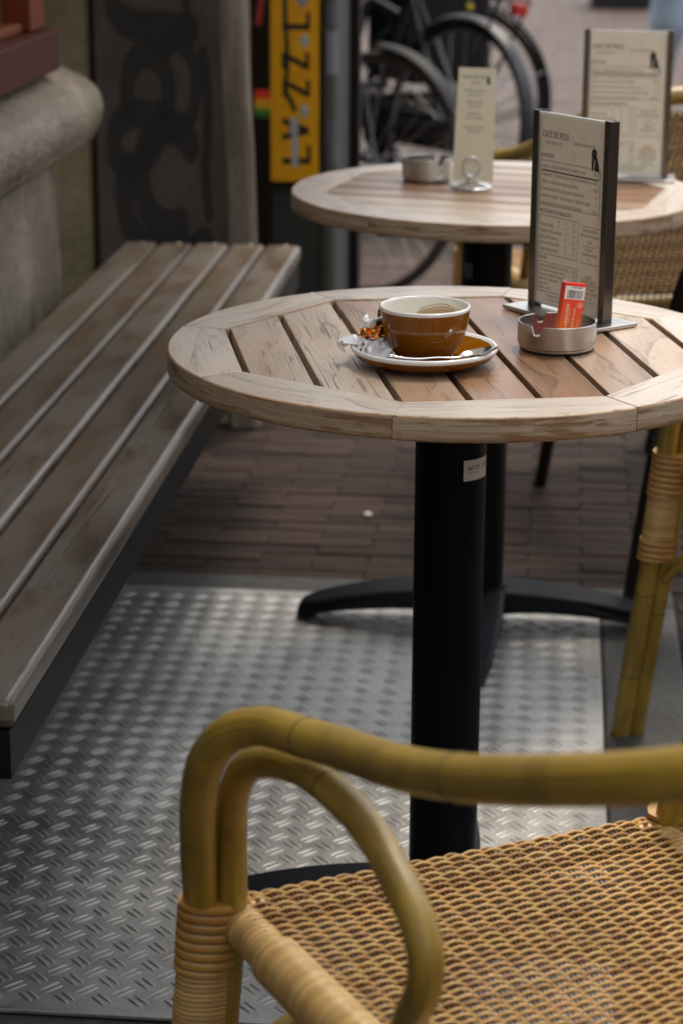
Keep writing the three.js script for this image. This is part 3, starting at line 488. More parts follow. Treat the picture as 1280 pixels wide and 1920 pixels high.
{
  const t = thing('teaspoon', 'small polished steel teaspoon lying on the front of the saucer', 'spoon', V3(0.086, TOP + 0.0150, -2.2835), 0.14);
  const h = sweep(spline([V3(-0.036, 0.006, -0.004), V3(-0.03, 0.0045, -0.002), V3(-0.01, 0.0022, 0.0), V3(0.015, 0.0028, 0.0), V3(0.03, 0.0018, -0.001), V3(0.04, 0.0022, -0.002)], 30), (q, a) => { const w = q < 0.25 ? 0.0036 : 0.0036 - 0.0018 * Math.min(1, (q - 0.25) / 0.3); return Math.abs(Math.cos(a)) > 0.5 ? 0.0009 : w; }, { rad: 12, ref: V3(0, 1, 0) });
  part('handle', h, M.chrome, t);
  const bowl = grid((a, b) => { const an = a * 2 * Math.PI, q = b, x = 0.0205 * Math.cos(an) * q, z = 0.0125 * Math.sin(an) * q * (1 - 0.15 * Math.cos(an)); return [0.06 + x, 0.0075 + 0.0055 * (q * q - 1) + 0.004 * (x / 0.02), z - 0.004]; }, 36, 8);
  const sm = M.chrome.clone(); sm.side = THREE.DoubleSide; sm.roughness = 0.14; sm.color.setRGB(0.5, 0.5, 0.51); part('bowl', bowl, sm, t);
}
{
  const t = thing('biscuit_wrapper', 'crumpled white and gold foil wrapper left of the coffee cup on the saucer', 'wrapper', V3(0.0225, TOP + 0.0155, -2.352), 0); t.scale.setScalar(1.0);
  const white = new THREE.MeshPhysicalMaterial({ color: new THREE.Color().setRGB(0.85, 0.85, 0.88), roughness: 0.35, clearcoat: 0.4, side: THREE.DoubleSide });
  const gold = new THREE.MeshStandardMaterial({ color: new THREE.Color().setRGB(0.82, 0.42, 0.12), metalness: 1, roughness: 0.22, side: THREE.DoubleSide });
  const silver = new THREE.MeshStandardMaterial({ color: new THREE.Color().setRGB(0.75, 0.74, 0.74), metalness: 1, roughness: 0.2, side: THREE.DoubleSide });
  const sheet = (w, h, amp, s, curl) => {
    const n = 9, g = new THREE.PlaneGeometry(w, h, n, n).toNonIndexed(), p = g.attributes.position;
    for (let i = 0; i < p.count; i++) { const x = p.getX(i), y = p.getY(i), a = pn(x / w * 3.4 + 7, y / h * 3.4 + 7, 64, 64, s), b = pn(x / w * 3 + 9, y / h * 3 + 2, 64, 64, s + 3), c = pn(x / w * 4 + 5, y / h * 4 + 1, 64, 64, s + 5); p.setXYZ(i, x + (b - 0.5) * amp * 0.8, y * (1 - 0.25 * Math.abs(x / w) * b) + (c - 0.5) * amp * 0.8, (a - 0.5) * amp * 2 + curl * x * x); }
    g.computeVertexNormals(); return g;
  };
  const put = (n, g, m, x, y, z, a, b, c) => { const o = part(n, g, m, t); o.position.set(x, y, z); o.rotation.set(a, b, c); };
  put('paper_piece', sheet(0.030, 0.018, 0.008, 601, 6), white, -0.011, 0.006, 0.012, -1.2, 0.1, 0.2);
  put('paper_piece', sheet(0.034, 0.020, 0.009, 611, 10), white, 0.014, 0.003, 0.022, -1.0, 0.3, 0.5);
  put('paper_piece', sheet(0.02, 0.026, 0.008, 621, 10), white, 0.008, 0.018, 0.002, -0.35, -0.5, -0.35);
  put('paper_piece', sheet(0.028, 0.016, 0.008, 661, 4), white, 0.016, 0.001, 0.03, -1.3, 0.1, 0.25);
  put('foil_piece', sheet(0.028, 0.017, 0.008, 631, 12), gold, 0.013, 0.017, 0.016, -0.7, 0.2, 0.5);
  put('foil_piece', sheet(0.024, 0.014, 0.008, 641, 12), gold, 0.019, 0.022, 0.014, -0.5, -0.4, 0.9);
  put('foil_piece', sheet(0.018, 0.02, 0.010, 651, 12), silver, 0.018, 0.022, 0.0, -0.2, 0.5, 0.3);
  put('foil_piece', sheet(0.02, 0.012, 0.008, 671, 8), gold, 0.0, 0.011, 0.003, -0.8, -0.1, 0.7);
}

// ---------------------------------------------------------------- ashtrays with three rests cut in the wall
function makeAshtray(label, pos, rot, r = 0.0437, hgt = 0.031) {
  const t = thing('ashtray', label, 'ashtray', pos, rot, 'steel ashtrays on the tables');
  const notches = [234, 112, 352].map((d) => d * D2R), nw = 0.14;
  const top = (a) => { let h = hgt; for (const n of notches) { let d = Math.abs(mod(a - n + Math.PI, 2 * Math.PI) - Math.PI) / nw; if (d < 1.25) { const k = d < 0.85 ? 0.0105 * Math.sqrt(Math.max(0, 1 - (d / 0.95) ** 4)) : 0.0105 * 0.6 * (1.25 - d) / 0.4; h = Math.min(h, hgt - Math.max(0, k)); } } return h; };
  const N = 260, th = 0.0018, prof = (q, a) => { const H = top(a); const st = [[0, 0.0006], [r - 0.0035, 0.0006], [r - 0.0025, 0.0024], [r - 0.0028, 0.0040], [r - 0.0010, 0.0056], [r, 0.0085], [r, H - 0.0006], [r - 0.0005, H], [r - th + 0.0005, H], [r - th, H - 0.0006], [r - th, 0.006], [r - th - 0.004, 0.004], [0, 0.004]]; return st[q]; };
  const g = grid((a, b) => { const an = a * 2 * Math.PI, [rr_, y] = prof(Math.round(b * 12), an); return [rr_ * Math.cos(an), y, -rr_ * Math.sin(an)]; }, N, 12);
  const f = g.toNonIndexed(); f.computeVertexNormals();
  // smooth round, creased along the profile
  const p = f.attributes.position, n = f.attributes.normal, w = V3(), q = V3();
  for (let i = 0; i < p.count; i++) { w.set(n.getX(i), n.getY(i), n.getZ(i)); q.set(p.getX(i), 0, p.getZ(i)); const l = q.length(); if (l > 1e-4) { q.divideScalar(l); const c = w.x * q.x + w.z * q.z; if (Math.abs(c) > 0.9) n.setXYZ(i, Math.sign(c) * q.x, 0, Math.sign(c) * q.z); } }
  part('bowl', f, M.steel, t);
  part('foot_ring', new THREE.TorusGeometry(r - 0.0032, 0.0008, 8, 64).rotateX(Math.PI / 2).translate(0, 0.0012, 0), M.rubber, t);
  return t;
}
makeAshtray('brushed steel ashtray holding an orange packet on the front table', V3(0.2378, TOP, -2.412), 0);
makeAshtray('steel ashtray beside the card holder on the back table', V3(0.135, TOP, -3.622), 1.2, 0.0405, 0.037);

// rolling paper packet standing in the ashtray
{
  const t = thing('paper_packet', 'small orange red rolling paper packet with barcode leaning in the ashtray', 'packet', V3(0.249, TOP + 0.0042, -2.424), 0.30);
  t.rotation.order = 'YXZ'; t.rotation.z = -0.145; t.rotation.x = -0.06;
  const body = (g, w, h) => { const gr = g.createLinearGradient(0, 0, 0, h); gr.addColorStop(0, '#f4392a'); gr.addColorStop(0.45, '#fb5428'); gr.addColorStop(1, '#ff9426'); g.fillStyle = gr; g.fillRect(0, 0, w, h); };
  const front = canvasTex(320, 800, (g, w, h) => {
    body(g, w, h); g.fillStyle = '#efece4'; g.fillRect(14, 40, 298, 176);
    g.fillStyle = '#17171a'; let x = 50; while (x < 290) { const b = 3 + Math.floor(rnd() * 3) * 3; g.fillRect(x, 92, b, 112); x += b + 4 + Math.floor(rnd() * 3) * 4; }
    g.save(); g.translate(286, 52); g.rotate(Math.PI); g.font = 'bold 36px sans-serif'; g.fillText('5403 4015', 14, 8); g.restore();
    g.fillStyle = '#f6e3c8'; g.strokeStyle = '#f6e3c8';
    g.save(); g.translate(106, 800); g.rotate(-Math.PI / 2); g.transform(1, 0, -0.18, 1, 0, 0); g.font = 'bold 48px serif'; g.fillText('REGULAR', 40, 0); g.font = 'bold 56px serif'; g.fillText('ORANGE', 270, 0); g.restore(); g.lineWidth = 4; g.beginPath(); g.moveTo(124, 336); g.lineTo(124, 540); g.stroke();
    for (let i = 0; i < 6; i++) g.fillRect(182, 470 + i * 46, 20, 26);
    g.save(); g.translate(204, 450); g.rotate(-Math.PI / 2); g.font = 'bold 26px sans-serif'; g.fillText('REGULAR', 0, 0); g.restore();
    g.save(); g.translate(276, 690); g.rotate(-Math.PI / 2); g.font = '26px sans-serif'; g.fillText('REGULAR PAPERS', 0, 0); g.restore();
    g.lineWidth = 6; g.beginPath(); g.arc(262, 288, 34, 0, 7); g.stroke(); g.font = 'bold 44px serif'; g.fillText('A', 246, 302); g.beginPath(); g.moveTo(238, 312); g.lineTo(288, 262); g.stroke();
  });
  const side = canvasTex(128, 800, (g, w, h) => { body(g, w, h); g.fillStyle = '#f3cfa8'; g.save(); g.translate(80, 760); g.rotate(-Math.PI / 2); g.font = '22px sans-serif'; g.fillText('www.rollingpapers regular', 0, 0); g.restore(); });
  const red = mat(0.72, 0.05, 0.035, 0.5), fm = new THREE.MeshStandardMaterial({ map: front, roughness: 0.45 }), sm = new THREE.MeshStandardMaterial({ map: side, roughness: 0.45 });
  part('carton', new THREE.BoxGeometry(0.0255, 0.066, 0.011, 1, 1, 1).translate(0, 0.033, 0), [red, sm, red, red, fm, red], t);
  const flap = grid((a, b) => [-0.0125 + 0.002 * Math.sin(b * 2) + a * 0.0006, 0.065 + b * 0.008, -0.0055 + a * 0.011 * (1 - 0.7 * b) + b * 0.001], 4, 5); part('torn_flap', flap, mat(0.6, 0.52, 0.48, 0.7, { side: THREE.DoubleSide }), t, 'torn pale cardboard flap');
}

// ---------------------------------------------------------------- menus
const menuTex = canvasTex(760, 1180, (g, w, h) => {
  g.fillStyle = '#ebe3cf'; g.fillRect(0, 0, w, h);
  for (let i = 0; i < 500; i++) { g.fillStyle = `rgba(${rnd() > 0.5 ? '150,138,112' : '225,216,195'},${rnd() * 0.06})`; g.beginPath(); g.arc(rnd() * w, rnd() * h, 4 + rnd() * 40, 0, 7); g.fill(); }
  const ink = '#2b2721'; g.fillStyle = ink; g.strokeStyle = '#4a443a'; g.lineWidth = 3;
  const T = (s, x, y, z, b = '', al = 'left') => { g.font = `${b} ${z * 1.14}px serif`; g.textAlign = al; g.save(); g.translate(x, y); g.scale(0.74, 1); g.fillText(s, 0, 0); g.restore(); };
  T('CAFÉ DE PELS', 56, 140, 46, 'bold'); T('HUIDENSTRAAT 25', 92, 180, 23); T('Opened daily from 9.00', 390, 160, 23, 'italic');
  T('BAGUETTES', 44, 262, 27, 'bold'); g.strokeRect(44, 284, 626, 274);
  const rows = [['Gezond - young matured Dutch cheese & tomato', '8,50'], ['“Osseworst” - smoked beef sausage with Amsterdam onions', '9,-'], ['Salmon - cream cheese and horseradish', '9,50'], ['Homemade meatball salad with mustard mayo', '8,-'], ['Sandwich “Croquet” from chicken or vegetable ragout', '9,-'], ['Christmas turkey with seeds and cranberries', '10,50']];
  rows.forEach(([a, b], i) => { const y = 326 + i * 44 + (i ? 8 : 0); T(a, 58, y, 24); T(b, 650, y, 27, '', 'right'); });
  g.fillStyle = '#14110e'; g.save(); g.translate(58, 340); g.rotate(0.005); g.fillRect(0, 0, 596, 9); g.restore(); g.fillStyle = ink;
  T('MULTIGRAIN BITTERBALLEN', 44, 606, 27, 'bold'); g.strokeRect(44, 624, 420, 238);
  ['½', '8', '12'].forEach((s, i) => T(s, 250 + i * 80, 656, 24));
  ['6 with mustard', 'Vegetable with mustard', 'Oyster with wasabi', 'Lobster with mustard', 'Veggie with piri piri'].forEach((s, i) => { T(s, 56, 690 + i * 38, 24); ['7,-', '9,-', '12,-'].forEach((q, k) => T(q, 250 + k * 80, 690 + i * 38, 24)); });
  const mid = 585; g.beginPath(); g.moveTo(490, 640); g.lineTo(680, 640); g.moveTo(520, 760); g.lineTo(650, 760); g.moveTo(490, 866); g.lineTo(680, 866); g.moveTo(490, 1000); g.lineTo(680, 1000); g.moveTo(520, 1104); g.lineTo(650, 1104); g.stroke();
  T('Tasting platter', mid, 672, 26, '', 'center'); T('with mustard mayo', mid, 704, 26, '', 'center'); T('9,50', mid, 744, 26, '', 'center'); T('4 pieces', mid, 790, 26, '', 'center'); T('+ bread & butter', mid, 820, 26, '', 'center'); T('15,-', mid, 852, 24, '', 'center');
  g.fillStyle = '#9a6a2c'; T('SOUP', mid, 962, 30, 'bold', 'center'); T('AVAILABLE', mid, 990, 30, 'bold', 'center'); g.fillStyle = ink;
  T('“Soup of today”', mid, 1030, 25, '', 'center'); T('with bread & butter', mid, 1058, 24, '', 'center'); T('5,50 / 6,50', mid, 1088, 24, '', 'center');
  T('SNACKS', 44, 898, 27, 'bold'); g.strokeRect(44, 916, 420, 186);
  ['Homemade bitterballen, served with dip', 'Dutch liverwurst sausage or cheese', 'Osseworst - smoked beef sausage', 'Mixed Dutch cheese platter', 'Olives & nuts', 'Peanuts / pretzels'].forEach((s, i) => { T(s, 56, 946 + i * 28, 20); T(['6,50', '8,50', '6,50', '9,-', '3,50', '2,50'][i], 450, 946 + i * 28, 20, '', 'right'); });
  T('For allergens please ask our staff, we are happy to help you', 360, 1130, 18, 'italic', 'center'); T('We use only Dutch products from the Amsterdam region', 360, 1154, 18, 'italic', 'center');
  // sitting dog drawn in ink
  g.fillStyle = '#1d1914'; g.beginPath(); g.ellipse(602, 186, 26, 24, 0, 0, 7); g.fill(); g.beginPath(); g.ellipse(588, 200, 16, 12, 0.3, 0, 7); g.fill();
  g.beginPath(); g.moveTo(584, 200); g.bezierCurveTo(572, 240, 580, 270, 578, 296); g.lineTo(596, 296); g.lineTo(600, 250); g.lineTo(610, 296); g.lineTo(654, 296); g.bezierCurveTo(660, 250, 632, 220, 622, 192); g.closePath(); g.fill();
  g.lineWidth = 7; g.strokeStyle = '#1d1914'; g.beginPath(); g.moveTo(648, 292); g.bezierCurveTo(672, 300, 674, 326, 658, 340); g.stroke();
  g.fillStyle = '#cfc6b0'; g.beginPath(); g.ellipse(606, 250, 5, 26, 0.15, 0, 7); g.fill(); g.fillRect(590, 190, 6, 4);
});
function makeMenu(label, pos, turn, H = 0.232, W = 0.136) {
  const t = thing('menu_holder', label, 'menu holder', pos, turn, 'steel menu holders on the tables');
  part('base_plate', rbox(0.168, 0.005, 0.068, 0.0015, 0, 0.0025, 0), M.steel, t);
  const chan = (s) => {   // folded U channel open towards the sheet
    const o = s * W / 2; return merge([rbox(0.0015, H, 0.014, 0.0005, o, H / 2 + 0.005, 0), rbox(0.0085, H, 0.0015, 0.0004, o - s * 0.005, H / 2 + 0.005, 0.0062), rbox(0.0085, H, 0.0015, 0.0004, o - s * 0.005, H / 2 + 0.005, -0.0062)]);
  };
  for (const s of [-1, 1]) part('side_channel', chan(s), M.steelDark, t);
  part('acrylic_sheet', rbox(W - 0.004, H - 0.004, 0.003, 0.0005, 0, H / 2 + 0.0055, 0), mat(0.66, 0.66, 0.64, 0.15), t);
  const pm = new THREE.MeshPhysicalMaterial({ map: menuTex, roughness: 0.5, clearcoat: 0.25, clearcoatRoughness: 0.25 });
  const f = new THREE.BoxGeometry(W - 0.006, H - 0.008, 0.0006).translate(0, H / 2 + 0.0055, 0.0024); part('menu_card', f, [pm, pm, pm, pm, pm, pm], t, 'cream menu card printed in black');
  const b = new THREE.BoxGeometry(W - 0.006, H - 0.008, 0.0006).translate(0, H / 2 + 0.0055, -0.0024); part('menu_card', b, [pm, pm, pm, pm, pm, pm], t, 'cream menu card on the reverse side');
  return t;
}
makeMenu('steel menu holder with cream card facing left on the front table', P(2.585, 0.019, TOP), -B - 50 * D2R);
makeMenu('steel menu holder with pale card facing the camera on the back table', P(3.672, 0.108, TOP), -B - 3 * D2R, 0.236, 0.142);
{
  const t = thing('card_holder', 'round chrome clip stand holding a narrow drinks card on the back table', 'card holder', V3(0.204, TOP, -3.548), 0);
  part('disc_base', lathe([[0, 0.012], [0.006, 0.011], [0.014, 0.0075], [0.028, 0.0045], [0.033, 0.0018], [0.033, 0], [0, 0]], 56), M.chrome, t);
  part('stem', cyl(0.003, 0.003, 0.012, 0, 0.014, 0, 12), M.chrome, t);
  for (const z of [-0.0022, 0.0022]) part('clip_ring', new THREE.TorusGeometry(0.0135, 0.0016, 10, 40).scale(1, 1.15, 1).translate(0, 0.0335, z), M.chrome, t);
  const cardTex = canvasTex(256, 720, (g, w, h) => { g.fillStyle = '#dcd4bb'; g.fillRect(0, 0, w, h); g.fillStyle = '#3a3630'; const T = (s, y, z, b = '') => { g.font = `${b} ${z}px serif`; g.textAlign = 'center'; g.fillText(s, 118, y); }; T('CAFÉ DE PELS', 66, 26, 'bold'); T('drinks', 96, 20, 'italic'); [[150, 'Fresh mint tea', 'with honey'], [220, 'Cappuccino', 'Caffè latte'], [294, 'Espresso', 'Hot chocolate'], [380, 'Draught beer', 'Weissbier']].forEach(([y, a, b]) => { T(a, y, 21); T(b, y + 26, 19, 'italic'); }); g.fillStyle = '#1d1914'; g.beginPath(); g.ellipse(206, 58, 9, 9, 0, 0, 7); g.fill(); g.beginPath(); g.moveTo(198, 64); g.lineTo(194, 100); g.lineTo(220, 100); g.lineTo(214, 62); g.fill(); });
  const cm = new THREE.MeshStandardMaterial({ map: cardTex, roughness: 0.55 });
  const c = part('drinks_card', (() => { const g = new THREE.BoxGeometry(0.0615, 0.178, 0.0008, 1, 12, 1).translate(0, 0.089, 0), p = g.attributes.position; for (let i = 0; i < p.count; i++) { const q = p.getY(i) / 0.178; p.setZ(i, p.getZ(i) - 0.012 * q * q); p.setX(i, p.getX(i) * (1.06 - 0.1 * q)); } g.computeVertexNormals(); return g; })(), [cm, cm, cm, cm, cm, cm], t, 'narrow cream drinks card'); c.position.set(0.002, 0.0095, 0); c.rotation.z = -0.02; c.rotation.y = -0.12;
}

// ---------------------------------------------------------------- rattan chairs (local -z is the front)
function makeChair(name, label) {
  const t = thing(name, label, 'chair', V3(0, 0, 0), 0);
  const mir = (p, s) => V3(p[0] * s, p[1], p[2]);
  // one long bent pole: left front post, arm, back, arm, right front post
  const half = [[-0.25, 0, -0.272], [-0.243, 0.15, -0.252], [-0.234, 0.32, -0.228], [-0.233, 0.44, -0.212], [-0.244, 0.505, -0.185], [-0.256, 0.57, -0.148], [-0.262, 0.622, -0.108], [-0.254, 0.648, -0.085], [-0.239, 0.661, -0.062], [-0.226, 0.668, -0.018], [-0.216, 0.677, 0.033], [-0.212, 0.695, 0.112], [-0.208, 0.72, 0.194], [-0.196, 0.765, 0.313], [-0.17, 0.802, 0.402], [-0.11, 0.828, 0.445], [0, 0.838, 0.46]];
  const all = half.map((p) => mir(p, -1)).reverse().map((p) => V3(-p.x, p.y, p.z));
  const full = half.map((p) => mir(p, 1)).concat(half.slice(0, -1).reverse().map((p) => mir(p, -1)));
  part('arm_rail', sweep(spline(full, 170), (q) => { const d = Math.min(q, 1 - q); return 0.0146 + 0.0012 * sst(0.2, 0.38, d); }, { rad: 18 }), M.cane, t);
  const node = (c, pts, i, r) => { const a = pts[i], d = V3().subVectors(pts[i + 1], pts[i - 1]).normalize(), g = new THREE.TorusGeometry(r, 0.0009, 6, 24); g.applyQuaternion(new THREE.Quaternion().setFromUnitVectors(V3(0, 0, 1), d)); g.translate(a.x, a.y, a.z); c.push(g); };
  const nodes = [], fp = spline(full, 170); for (const i of [6, 14, 47, 60, 85, 110, 123, 156, 164]) node(nodes, fp, i, 0.0146 + 0.0012 * sst(0.2, 0.38, Math.min(i / 170, 1 - i / 170)) - 0.0003);
  for (const s of [-1, 1]) {
    const lp = [[0.226, 0, -0.268], [0.219, 0.15, -0.248], [0.210, 0.32, -0.224], [0.208, 0.44, -0.206], [0.215, 0.512, -0.186], [0.222, 0.556, -0.164], [0.224, 0.597, -0.130], [0.220, 0.619, -0.088], [0.215, 0.632, -0.035], [0.215, 0.638, 0.033], [0.215, 0.633, 0.087], [0.215, 0.619, 0.127], [0.214, 0.602, 0.156], [0.213, 0.58, 0.167], [0.21, 0.552, 0.158], [0.204, 0.519, 0.13], [0.196, 0.48, 0.10], [0.19, 0.445, 0.07]].map((p) => mir(p, s));
    const sp = spline(lp, 90); part('arm_loop', sweep(sp, 0.0126, { rad: 16 }), M.cane, t); node(nodes, sp, 62, 0.0123); node(nodes, sp, 16, 0.0123);
    const rl = spline([[0.19, 0, 0.33], [0.165, 0.22, 0.285], [0.145, 0.42, 0.262], [0.128, 0.6, 0.355], [0.112, 0.822, 0.443]].map((p) => mir(p, s)), 30); part('rear_leg', sweep(rl, 0.0122, { rad: 14 }), M.cane, t);
    // wrapped side rail of the seat
    const wr = (pts, r, pitch, ridge, ref, flat) => { const c = new THREE.CatmullRomCurve3(pts), L = c.getLength(), n = Math.round(L / pitch) * 8; return sweep(c.getSpacedPoints(n), (q, a, l) => { const ph = Math.abs(Math.sin(Math.PI * l / pitch + a * 0.5)); return (flat ? flat(a) : r) + ridge * Math.sqrt(1 - (1 - ph) ** 2); }, { rad: 20, ref, ridged: true }); };
    part('side_rail', wr([mir([0.197, 0.423, -0.135], s), mir([0.187, 0.425, 0.03], s), mir([0.160, 0.425, 0.25], s)], 0.0206, 0.0044, 0.0014, V3(0, 1, 0)), BM.rail, t);
    part('corner_wrap', wr([mir([0.2, 0.423, -0.205], s), mir([0.197, 0.423, -0.137], s)], 0.0150, 0.0072, 0.0034, V3(0, 1, 0)), BM.corner, t);
    // coarse and fine binding that ties both front poles
    const el = (a) => 1 / Math.sqrt((Math.cos(a) / 0.0278) ** 2 + (Math.sin(a) / 0.0158) ** 2);
    part('coarse_binding', wr([mir([0.2235, 0.385, -0.2195], s), mir([0.222, 0.450, -0.2105], s)], 0, 0.0092, 0.0040, V3(1, 0, 0), el), BM.coarse, t);
    part('fine_binding', wr([mir([0.2265, 0.318, -0.2275], s), mir([0.2236, 0.385, -0.2196], s)], 0, 0.0046, 0.0016, V3(1, 0, 0), el), BM.fine, t);
    part('low_binding', wr([mir([0.228, 0.286, -0.2315], s), mir([0.2266, 0.3175, -0.2276], s)], 0, 0.0092, 0.0036, V3(1, 0, 0), el), BM.coarse, t);
    part('joint_binding', wr([mir([0.203, 0.424, -0.208], s), mir([0.178, 0.424, -0.213], s)], 0.0140, 0.0085, 0.0042, V3(0, 1, 0)), BM.joint, t);
    part('brace', sweep(spline([mir([0.215, 0.255, -0.225], s), mir([0.19, 0.33, -0.15], s), mir([0.17, 0.375, 0], s), mir([0.17, 0.33, 0.16], s), mir([0.18, 0.25, 0.28], s)], 30), 0.0088, { rad: 12 }), M.cane, t);
  }
  part('cane_node', merge(nodes), M.caneNode, t);
  part('front_rail', sweep([V3(-0.215, 0.423, -0.212), V3(0, 0.423, -0.212), V3(0.215, 0.423, -0.212)], 0.0115, { rad: 12 }), M.cane, t);
  part('rear_rail', sweep([V3(-0.175, 0.426, 0.252), V3(0, 0.424, 0.254), V3(0.175, 0.426, 0.252)], 0.0115, { rad: 12 }), M.cane, t);
  part('stretcher', sweep(spline([V3(-0.195, 0.30, -0.21), V3(0, 0.36, -0.222), V3(0.195, 0.30, -0.21)], 16), 0.0085, { rad: 10 }), M.cane, t);
  // seat: woven cane, every weft row its own piece
  const seat = new THREE.Group(); seat.name = 'seat'; t.add(seat);
  const z0 = -0.213, rc = 0.0165, wz = (z) => 0.203 + (0.168 - 0.203) * (z - z0) / 0.465;
  const prof = (s) => { const q = rc * 1.9; if (s < q) { const a = -0.35 + 1.9 * s / q; const an = Math.PI - a; return { z: z0 + rc * Math.cos(an), y: 0.4235 + rc * Math.sin(an), nz: Math.cos(an), ny: Math.sin(an) }; } return { z: z0 + rc * Math.cos(Math.PI - 1.55) + (s - q), y: 0.4235 + rc - 0.007 * Math.sin(Math.PI * Math.min(1, (s - q) / 0.45)), nz: 0, ny: 1 }; };
  const ribs = 24, pitch = 0.0049, rowsN = 98, amp = 0.0021;
  for (let j = 0; j < rowsN; j++) {
    const s = 0.002 + j * pitch + rr(-0.00025, 0.00025), pr = prof(s), w = wz(pr.z), pts = [], n = ribs * 6, th = rr(0.00142, 0.00164);
    pts.push(V3(-w - 0.006, pr.y - 0.02, pr.z), V3(-w - 0.0035, pr.y - 0.006, pr.z));
    for (let i = 0; i <= n; i++) { const q = i / n, ph = Math.cos(Math.PI * (q * ribs + j)), a = amp * ph * (0.82 + 0.36 * pn(q * 20 + j * 3, 5, 400, 9, 702)), jit = 0.0013 * (pn(q * 30 + j * 7, 3, 400, 9, 700) - 0.5); pts.push(V3((q - 0.5) * 2 * w, pr.y + pr.ny * a, pr.z + pr.nz * a + jit)); }
    pts.push(V3(w + 0.0035, pr.y - 0.006, pr.z), V3(w + 0.006, pr.y - 0.02, pr.z));
    part('cane_strand', sweep(pts, th, { rad: 7, ref: V3(0, 1, 0.02), cap: false }), [M.wick, M.wick, M.wickDark, M.wickPale][Math.floor(rnd() * 4)], seat);
  }
  for (let i = 0; i <= ribs; i++) {
    const gs = []; for (const k of [-1, 1]) { const pts = []; for (let s = -0.004; s < 0.49; s += 0.006) { const pr = prof(Math.max(0, s)), w = wz(pr.z), q = i / ribs; pts.push(V3((q - 0.5) * 2 * w + k * 0.0021, pr.y, pr.z)); } gs.push(sweep(pts, 0.0011, { rad: 5, cap: false })); }
    part('seat_rib', merge(gs), M.rib, seat);
  }
  // back panel: woven rows between rear uprights
  const back = new THREE.Group(); back.name = 'back_panel'; t.add(back);
  const bw = (y) => 0.143 - 0.03 * (y - 0.45) / 0.36, bz = (y, q) => { const k = (y - 0.42) / 0.38; return 0.264 + 0.19 * k + 0.012 * (1 - q * q) * k; };
  for (let j = 0; j < 48; j++) {
    const y = 0.45 + j * 0.0075, pts = [], n = 22 * 4; for (let i = 0; i <= n; i++) { const q = i / n * 2 - 1, a = 0.0026 * Math.cos(Math.PI * (i / 4 + j)); pts.push(V3(q * bw(y), y, bz(y, q) + a)); }
    part('cane_strand', sweep(pts, (u, a) => 0.0022 + 0.0014 * Math.abs(Math.cos(a)), { rad: 6, ref: V3(0, 1, 0), cap: false }), rnd() < 0.4 ? M.wickDark : M.wick, back);
  }
  for (let i = 0; i <= 22; i++) { const q = i / 11 - 1, pts = []; for (let y = 0.43; y < 0.815; y += 0.02) pts.push(V3(q * bw(y), y, bz(y, q))); part('back_rib', sweep(pts, 0.002, { rad: 5, cap: false }), M.rib, back); }
  return t;
}
const chairGroup = 'rattan armchairs round the terrace tables';
const chair1 = makeChair('rattan_chair', 'olive cane armchair with woven seat in the foreground facing the front table');
chair1.position.set(0.185, 0, -1.54); chair1.rotation.y = 23.6 * D2R; chair1.userData.group = chairGroup;
function chairCopy(label, x, z, deg) { const c = chair1.clone(); c.name = numbered('rattan_chair'); c.position.set(x, 0, z); c.rotation.y = deg * D2R; c.userData = { label, category: 'chair', group: chairGroup }; scene.add(c); return c; }
chairCopy('olive cane armchair right of the front table with only its bound front post showing', 0.754, -2.905, 23.6);
const dark = chairCopy('added cane armchair coloured dark for one shaded post showing beside the olive post', 0.835, -3.46, 23.6);
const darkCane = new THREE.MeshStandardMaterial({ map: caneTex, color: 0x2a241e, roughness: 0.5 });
dark.traverse((o) => { if (o.isMesh) o.material = darkCane; });  // whole copy darkened: the shade on its one visible post is put into the colour
const rearChair = chairCopy('cane armchair with woven back behind the right edge of the back table', 0.525, -4.40, 13.7);
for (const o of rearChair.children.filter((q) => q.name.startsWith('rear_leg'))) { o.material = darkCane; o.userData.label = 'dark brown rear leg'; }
{ const o = rearChair.children.find((q) => q.name.startsWith('rear_leg')); rearChair.remove(o); const pts = spline([V3(-0.125, 0, 0.01), V3(-0.135, 0.2, 0.12), V3(-0.145, 0.42, 0.262), V3(-0.128, 0.6, 0.355), V3(-0.112, 0.822, 0.443)], 30); part('rear_leg', sweep(pts, 0.0135, { rad: 14 }), darkCane, rearChair, 'dark brown rear leg slanting inwards'); }

